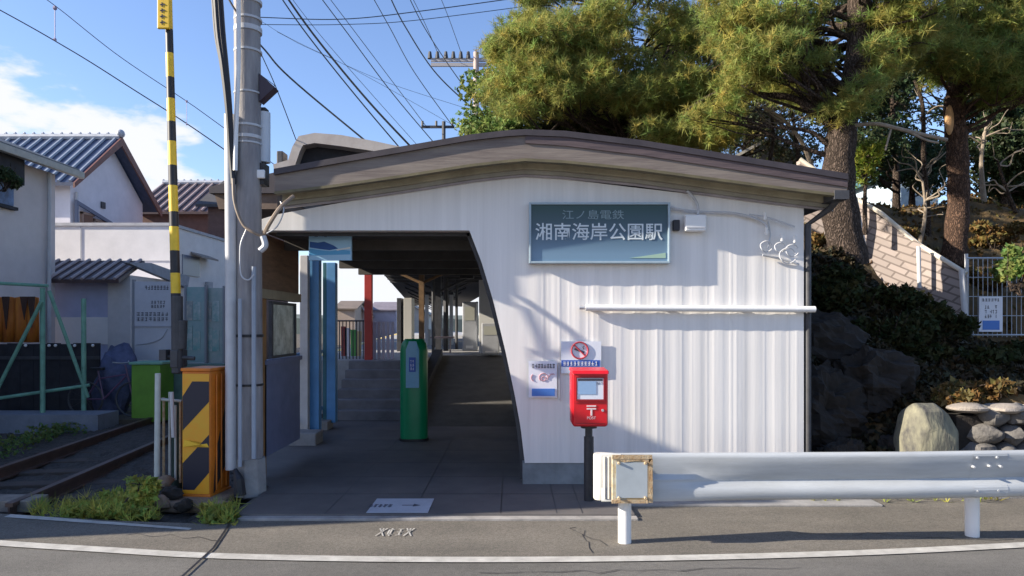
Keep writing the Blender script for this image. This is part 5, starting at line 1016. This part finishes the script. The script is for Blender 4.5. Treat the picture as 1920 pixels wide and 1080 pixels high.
t, a, b = board('poster_board', 'poster board with pale green pictures right beside the utility pole', 388, 418, 540, 682, 14.0, mat('poster_pale', (.44, .46, .44), .6, col2=(.20, .33, .31), scale=3.5))
gp = np.random.default_rng(12)
for q in [x for x in bpy.data.objects if x.name.startswith('poster_board')]:
    l = Vector(q.location)
    for k in range(4):
        x = l.x-.14+.16*(k % 2)+gp.uniform(-.01, .01); z = l.z+.25+.6*(k//2); mb = MB(); mb.box((x-.06, l.y-.012, z), (x+.08, l.y-.003, z+gp.uniform(.35, .5)))
        mb.build('poster', mat('sheet_tone_%d' % (k % 3), [(.45, .50, .48), (.16, .36, .34), (.50, .46, .40)][k % 3], .6, col2=[(.2, .35, .33), (.40, .45, .42), (.25, .3, .3)][k % 3], scale=5, contrast=.9), q)
# orange sheet, dark boards, covered heap, lime box
t = thing('orange_tarp', 'orange sheet with dark gathers hanging behind the green fence', 'tarp', P(35, 640, 12.9)); a, b = P(-160, 642, 12.9), P(74, 556, 12.9)
mb = MB(); n = 60; vs = []
for i in range(n+1):
    x = lerp(a.x, b.x, i/n); vs += [(x, 12.9+.05*math.sin(i*1.1), a.z), (x, 12.9+.03*math.sin(i*1.1+.4), b.z-.02*abs(math.sin(i*.55)))]
mb.add(vs, [(2*i, 2*i+2, 2*i+3, 2*i+1) for i in range(n)]); o = mb.build('sheet', orgT, t, smooth=True); o.modifiers.new('s', 'SOLIDIFY').thickness = .01
mb = MB()
for px in (10, 44, 58): c = P(px, 556, 12.8); mb.ext([(c.x-.07, 12.8, c.z), (c.x+.07, 12.8, c.z), (c.x+.01, 12.8, c.z-random.uniform(.3, .8))], (0, .02, 0))
mb.build('dark_gathers', mat('dark_gather', (.06, .03, .02), .8), t)
t = thing('dark_board_fence', 'low black board fence along the far side of the track', 'fence', P(60, 780, 12.6)); a, b = P(-160, 790, 12.6), P(188, 643, 12.6)
mb = MB(); x = a.x
while x < b.x-.1: mb.box((x, 12.6, -.1), (x+.235, 12.64, b.z-random.uniform(0, .03))); x += .24
mb.build('boards', navM, t)
mb = MB(); mb.box((a.x, 12.57, b.z-.30), (b.x, 12.598, b.z-.24)); mb.build('board_rail', darkM, t)
mb = MB()
for px in (48, 92, 104, 140, 174): mb.ball(P(px, 648, 12.55), .028, 8, 6)
mb.build('white_knobs', white, t, smooth=True)
c = P(215, 720, 12.7); rock((c.x, 12.7, .55), 1, 77, (.34, .3, .72), .3, 24, 16).build('covered_heap', mat('navy_sheet', (.10, .12, .22), .7, col2=(.03, .04, .08), scale=5, bump=.5, bscale=8), label='heap under a dark blue crumpled sheet beside the shed pier', cat='heap', smooth=True)
# bicycle leaning by the heap
t = thing('bicycle', 'dark bicycle parked in the shade in front of the blue covered heap', 'bicycle', (P(205, 0, 12.2).x, 12.2, 0))
bx = P(205, 0, 12.2).x
for s, nm in ((-.42, 'wheel'), (.42, 'wheel')):
    mb = MB(); mb.tube([(bx+s+.3*math.cos(u), 12.2, .34+.3*math.sin(u)) for u in np.linspace(0, 2*math.pi, 25)], .018, 6, cap=False)
    for u in np.linspace(0, math.pi, 7)[:-1]: mb.tube([(bx+s+.29*math.cos(u), 12.2, .34+.29*math.sin(u)), (bx+s-.29*math.cos(u), 12.2, .34-.29*math.sin(u))], .003, 4)
    mb.build(nm, darkM, t)
mb = MB(); j = lambda x, z: (bx+x, 12.2, z)
for q in ((j(-.42, .34), j(-.1, .34)), (j(-.1, .34), j(-.2, .85)), (j(-.1, .34), j(.3, .75)), (j(-.18, .7), j(.3, .78)), (j(.28, .95), j(.42, .34)), (j(-.42, .34), j(-.18, .7))): mb.tube(q, .015, 6)
mb.build('frame', mat('bike_purple', (.12, .06, .12), .4), t)
mb = MB(); mb.box((bx-.32, 12.15, .85), (bx-.1, 12.25, .9)); mb.build('saddle', blackM, t, bevel=.01)
mb = MB(); mb.tube([(bx+.2, 11.95, 1.0), (bx+.28, 12.1, .98), (bx+.28, 12.3, .98), (bx+.2, 12.45, 1.0)], .012, 6); mb.build('handlebar', steelM, t)
t = thing('green_cabinet', 'lime green trackside cabinet with a green lid', 'cabinet', P(272, 785, 12.1)); a, b = P(246, 788, 12.1), P(300, 684, 12.1)
mb = MB(); mb.box((a.x, 12.1, -.05), (b.x, 12.6, b.z)); mb.build('cabinet_body', limeM, t, bevel=.015)
mb = MB(); mb.box((a.x-.03, 12.07, b.z+.002), (b.x+.05, 12.63, b.z+.05)); mb.build('lid', fenG, t, bevel=.01)
simple('green_ledge', [((P(300, 0, 12.6).x, 12.6, P(0, 700, 12.6).z), (P(420, 0, 12.6).x, 12.8, P(0, 682, 12.6).z)), ((P(300, 0, 12.6).x, 12.62, -.1), (P(420, 0, 12.6).x, 12.7, P(0, 701, 12.6).z))], mat('teal_green', (.10, .17, .15), .7, .25, 4), 'dull green trackside wall running behind the orange box', 'low wall')
# green fence
t = thing('green_pipe_fence', 'faded green pipe fence with diagonal braces beside the track', 'fence', P(100, 790, 11.6))
for px, y in ((80, 11.6), (157, 11.9)):
    mb = MB(); mb.tube([P(px, 812, y), P(px, 540 if px == 80 else 560, y)], .04, 10); mb.build('fence_post', fenG, t, smooth=True)
for q in ((P(78, 565, 11.5), P(-10, 740, 11.5)), (P(92, 545, 11.65), P(165, 745, 11.9))): mb = MB(); mb.tube(q, .03, 8); mb.build('brace', fenG, t, smooth=True)
for q in ((P(-60, 528, 11.5), P(90, 536, 11.6)), (P(-60, 755, 11.5), P(168, 722, 11.9))): mb = MB(); mb.tube(q, .028, 8); mb.build('fence_rail', fenG, t, smooth=True)
# weeds along the road edge and the track
def wd(rects, n): 
    o = []
    for (x0_, y0_, x1_, y1_) in rects:
        for _ in range(n):
            p = GX(g.uniform(x0_, x1_), g.uniform(y0_, y1_)); o.append((p.x, p.y, g.uniform(-.04, .05)))
    return o
foliage('weeds', wd([(190, 930, 290, 972), (240, 905, 285, 960), (120, 955, 250, 970)], 260)+wd([(380, 950, 440, 985)], 120), .07, 6, .018, weedM, upb=.9, quad=True, kind='stuff')
foliage('road_edge_grass', wd([(150, 935, 300, 975), (60, 955, 200, 968)], 90)+wd([(380, 950, 445, 985)], 50)+wd([(1500, 938, 1900, 944)], 25), .13, 7, .004, weedM, upb=1.6, kind='stuff')
foliage('verge_weeds', [(tx(y, -2.1)+g.normal(0, .18), y, g.uniform(-.1, .05)) for y in g.uniform(8.5, 14, 700)], .07, 5, .018, leafM, upb=.9, quad=True, kind='stuff')
c = GX(262, 960); bush('weed_clump', 'bright yellow green weed clump at the foot of the pale railing post', 'weed', (c.x, c.y+.05, .14), (.14, .12, .16), 330, weedM, .05, .022, 5, 92)
# unseen house block added on the left, sized to shade the entrance floor
t = thing('corner_house', 'plain unseen house block added at the far left to shade the entrance', 'house', (-13, 7, -.2))
mb = MB(); mb.box((-17, 4.4, -.2), (-9, 10.2, 4.9)); mb.build('wall', houG, t); mb = MB(); mb.box((-17.1, 4.35, 4.902), (-8.95, 10.25, 5.0)); mb.build('roof', fascR, t)
# ---------------------------------------------------------------- roof shape behind the station
t = thing('shelter_roof', 'pale curved sheet roof with dark underside above the left of the station roof', 'roof', P(640, 330, 12.8))
Y0 = 12.8; o_ = [(512, 308), (540, 300), (548, 275), (560, 255), (590, 249), (640, 253), (700, 264), (770, 279), (860, 296)]; i_ = [(514, 322), (551, 316), (562, 284), (568, 272), (590, 268), (640, 274), (700, 283), (770, 294), (860, 306)]
A = [P(x, y, Y0) for x, y in o_]; Bq = [P(x, y, Y0) for x, y in i_]
mb = MB(); n = len(A)
for i in range(n-1): p = [A[i], A[i+1], Bq[i+1], Bq[i]]; mb.add(p+[q+Vector((-.35, 3.2, 0)) for q in p], [(0,1,2,3),(7,6,5,4),(0,4,5,1),(2,6,7,3)])
mb.build('roof_sheet', mat('sheet_beige', (.48, .44, .40), .7, col2=(.36, .31, .28), scale=3), t)
mb = MB(); mb.ext([P(556, 335, 13.1), P(570, 270, 13.1), P(700, 284, 13.1), P(860, 308, 13.1), P(860, 345, 13.1)], (0, .1, 0)); mb.build('dark_gable', navM, t)
mb = MB(); mb.box(tuple(P(518, 330, 12.9)), tuple(P(540, 290, 13.2))); mb.build('dark_vent', darkM, t, bevel=.02)
t = thing('side_eave', 'dark side eave projecting left of the station roof behind the pole', 'eave', P(450, 385, 8))
mb = MB(); mb.ext([P(392, 350, 9), P(520, 322, 9), P(520, 362, 9), P(392, 362, 9)], (0, 2.5, 0)); mb.build('eave_slab', fascR, t)
mb = MB(); mb.ext([P(402, 363, 9.05), P(520, 363, 9.05), P(520, 392, 9.05), P(410, 392, 9.05)], (0, 2.4, 0)); mb.build('eave_boards', mat('brown_eave', (.16, .11, .08), .8, .25, 4), t)
# ---------------------------------------------------------------- distant poles and wires
t = thing('distant_pole', 'distant pole with a long crossarm of insulators left of the pines', 'utility pole', P(893, 330, 34)); Yp = 34
mb = MB(); mb.tube([P(893, 420, Yp), P(893, 98, Yp)], [.17, .14], 10); mb.build('pole_shaft', mat('far_pole', (.42, .33, .30), .8, .15, 4), t, smooth=True)
for py in (112, 121): mb = MB(); mb.box(tuple(P(808, py+3, Yp-.05)), tuple(P(925, py-2, Yp+.05))); mb.build('crossarm', mat('far_arm', (.40, .38, .38), .7), t)
for px in (806, 820, 836, 850, 864, 878, 893, 912):
    mb = MB(); mb.tube([P(px, 110, Yp), P(px, 97, Yp)], [.12, .07], 8); mb.build('insulator', darkM, t, smooth=True)
t = thing('distant_pole', 'small far pole with one short crossarm just above the roof slope', 'utility pole', P(832, 330, 48)); Yp = 48
mb = MB(); mb.tube([P(832, 380, Yp), P(832, 228, Yp)], .13, 8); mb.build('pole_shaft', darkM, t)
mb = MB(); mb.box(tuple(P(790, 240, Yp)), tuple(P(852, 236, Yp+.1))); mb.build('crossarm', darkM, t)
for px in (792, 818, 848): mb = MB(); mb.tube([P(px, 236, Yp), P(px, 227, Yp)], .09, 6); mb.build('insulator', darkM, t)
wires = [
 ([(488, 84, 6.8), (560, 160, 10), (690, 268, 18)], 2.4, 'thick black cable running from the utility pole down to the roof at x of the beige roof'),
 ([(500, -60, 14), (600, 80, 18), (700, 200, 26), (775, 280, 34)], 2.8, 'thickest black cable slanting down to the middle of the left roof slope'),
 ([(490, -60, 14), (580, 70, 18), (680, 195, 26), (752, 280, 34)], 1.8, 'black cable just left of and below the thickest cable'),
 ([(505, -60, 15), (600, 65, 18), (700, 180, 26), (785, 275, 36)], .7, 'faint thin wire right above the thickest cable'),
 ([(575, -40, 20), (650, 60, 24), (740, 180, 32), (820, 275, 44)], 1.3, 'dark wire ending near the small far pole'),
 ([(590, -40, 20), (662, 55, 24), (745, 165, 32), (800, 238, 48)], .9, 'thin wire meeting the left tip of the small crossarm'),
 ([(685, -30, 22), (730, 50, 26), (780, 140, 36), (850, 238, 48)], 1.1, 'wire meeting the right tip of the small crossarm'),
 ([(720, -30, 18), (760, 50, 22), (820, 140, 28), (893, 210, 34)], 1.7, 'dark sagging wire reaching the distant pole below its crossarm'),
 ([(755, -30, 18), (795, 50, 22), (840, 120, 28), (890, 190, 34)], 1.2, 'second sagging wire reaching the distant pole shaft'),
 ([(760, -30, 20), (795, 40, 24), (820, 97, 34)], .8, 'thin wire to the left end insulators of the distant pole'),
 ([(815, -30, 20), (840, 30, 26), (864, 97, 34)], .8, 'thin wire to the right insulators of the distant pole'),
 ([(470, 32, 26), (640, 36, 30), (780, 22, 34), (1000, -8, 40)], 1.2, 'upper of the two nearly level wires crossing the sky'),
 ([(470, 46, 26), (640, 46, 30), (780, 38, 34), (1000, 10, 40)], .9, 'lower of the two nearly level wires crossing the sky'),
 ([(487, 95, 6.8), (520, 170, 9), (555, 262, 12.8)], 1.2, 'thin wire dropping from the utility pole to the beige curved roof'),
 ([(490, 40, 6.8), (560, 80, 12), (700, 150, 24), (850, 235, 48)], .5, 'very thin wire from the pole top towards the small far pole'),
 ([(520, 60, 9), (600, 100, 14), (740, 160, 24), (880, 205, 34)], .5, 'very thin wire fanning out towards the distant pole shaft'),
 ([(-60, -14, 11), (100, 75, 14), (230, 155, 18), (420, 280, 28), (640, 440, 45)], 1.5, 'lower contact wire hanging over the track at the left'),
 ([(40, -30, 12), (105, 12, 14), (230, 110, 18), (350, 190, 24), (420, 240, 28), (640, 400, 45)], 1.0, 'upper messenger wire over the track at the left'),
 ([(408, -40, 6.6), (437, 12, 6.6), (470, 60, 6.7), (488, 84, 6.8)], 2.6, 'short black cable crossing behind the pole top from the upper left'),
]
for pts, w, lab in wires:
    lab = lab.replace(' at x of the beige roof', '')
    pp = spline([P(*q) for q in pts], 8); mb = MB(); mb.tube(pp, [w*.5*p.y/F*1.45 for p in pp], 5); mb.build('overhead_wire', rubM, label=lab, cat='wire', group='overhead wires and cables', smooth=True)
t = [o for o in bpy.data.objects if o.get('label', '').startswith('upper messenger')][0]
for (x, y0_, y1_, Y) in ((103, 15, 74, 14), (350, 190, 233, 23.5)):
    mb = MB(); mb.tube([P(x, y0_, Y), P(x, y1_, Y)], .009, 5); mb.ball(P(x, y0_, Y), .045, 6, 5); mb.ball(P(x, y1_, Y), .035, 6, 5); mb.build('dropper', mat('dropper_lilac', (.35, .3, .42), .6), t)
# far scenery seen through the station and beyond the houses
far = [(632, 665, 566, 'tan far house seen between the blue and red posts', (.36, .28, .22)), (664, 684, 572, 'pinkish far house left of the red post', (.42, .33, .33)), (698, 742, 568, 'lilac grey far house right of the red post', (.40, .35, .40)), (745, 800, 575, 'cream far house behind the platform posts', (.5, .45, .38))]
for i, (a_, b_, py, lab, c) in enumerate(far):
    Y = 60+3*i; gabled('distant_house', lab, P(a_, 0, Y).x, P(b_, 0, Y).x, Y, Y+5, P(0, py+14, Y).z, P(0, py, Y).z, mat('far_wall_%d' % i, c, .8, .15, 1), mat('far_roof_%d' % i, tuple(x*.5 for x in c), .7, .2, 1), 'y' if i % 2 else 'x', .3)
gh = np.random.default_rng(8); mb = MB(); pts = [(x, 160+20*math.sin(x*.02)) for x in np.linspace(-320, 320, 80)]
vs = []
for x, y in pts: vs += [(x, y, -3), (x, y+6, CH+.012*y*(1+.4*math.sin(x*.06)+.3*math.sin(x*.17))+.5), (x, y+60, CH+.02*y)]
mb.add(vs, [(3*i+k, 3*i+3+k, 3*i+4+k, 3*i+1+k) for i in range(len(pts)-1) for k in (0, 1)]); mb.build('far_hills', mat('far_hill', (.10, .12, .10), .9, .3, .1), kind='structure', smooth=True)
# rust streaks on the right edge of the wall, a drop-shaped wear mark
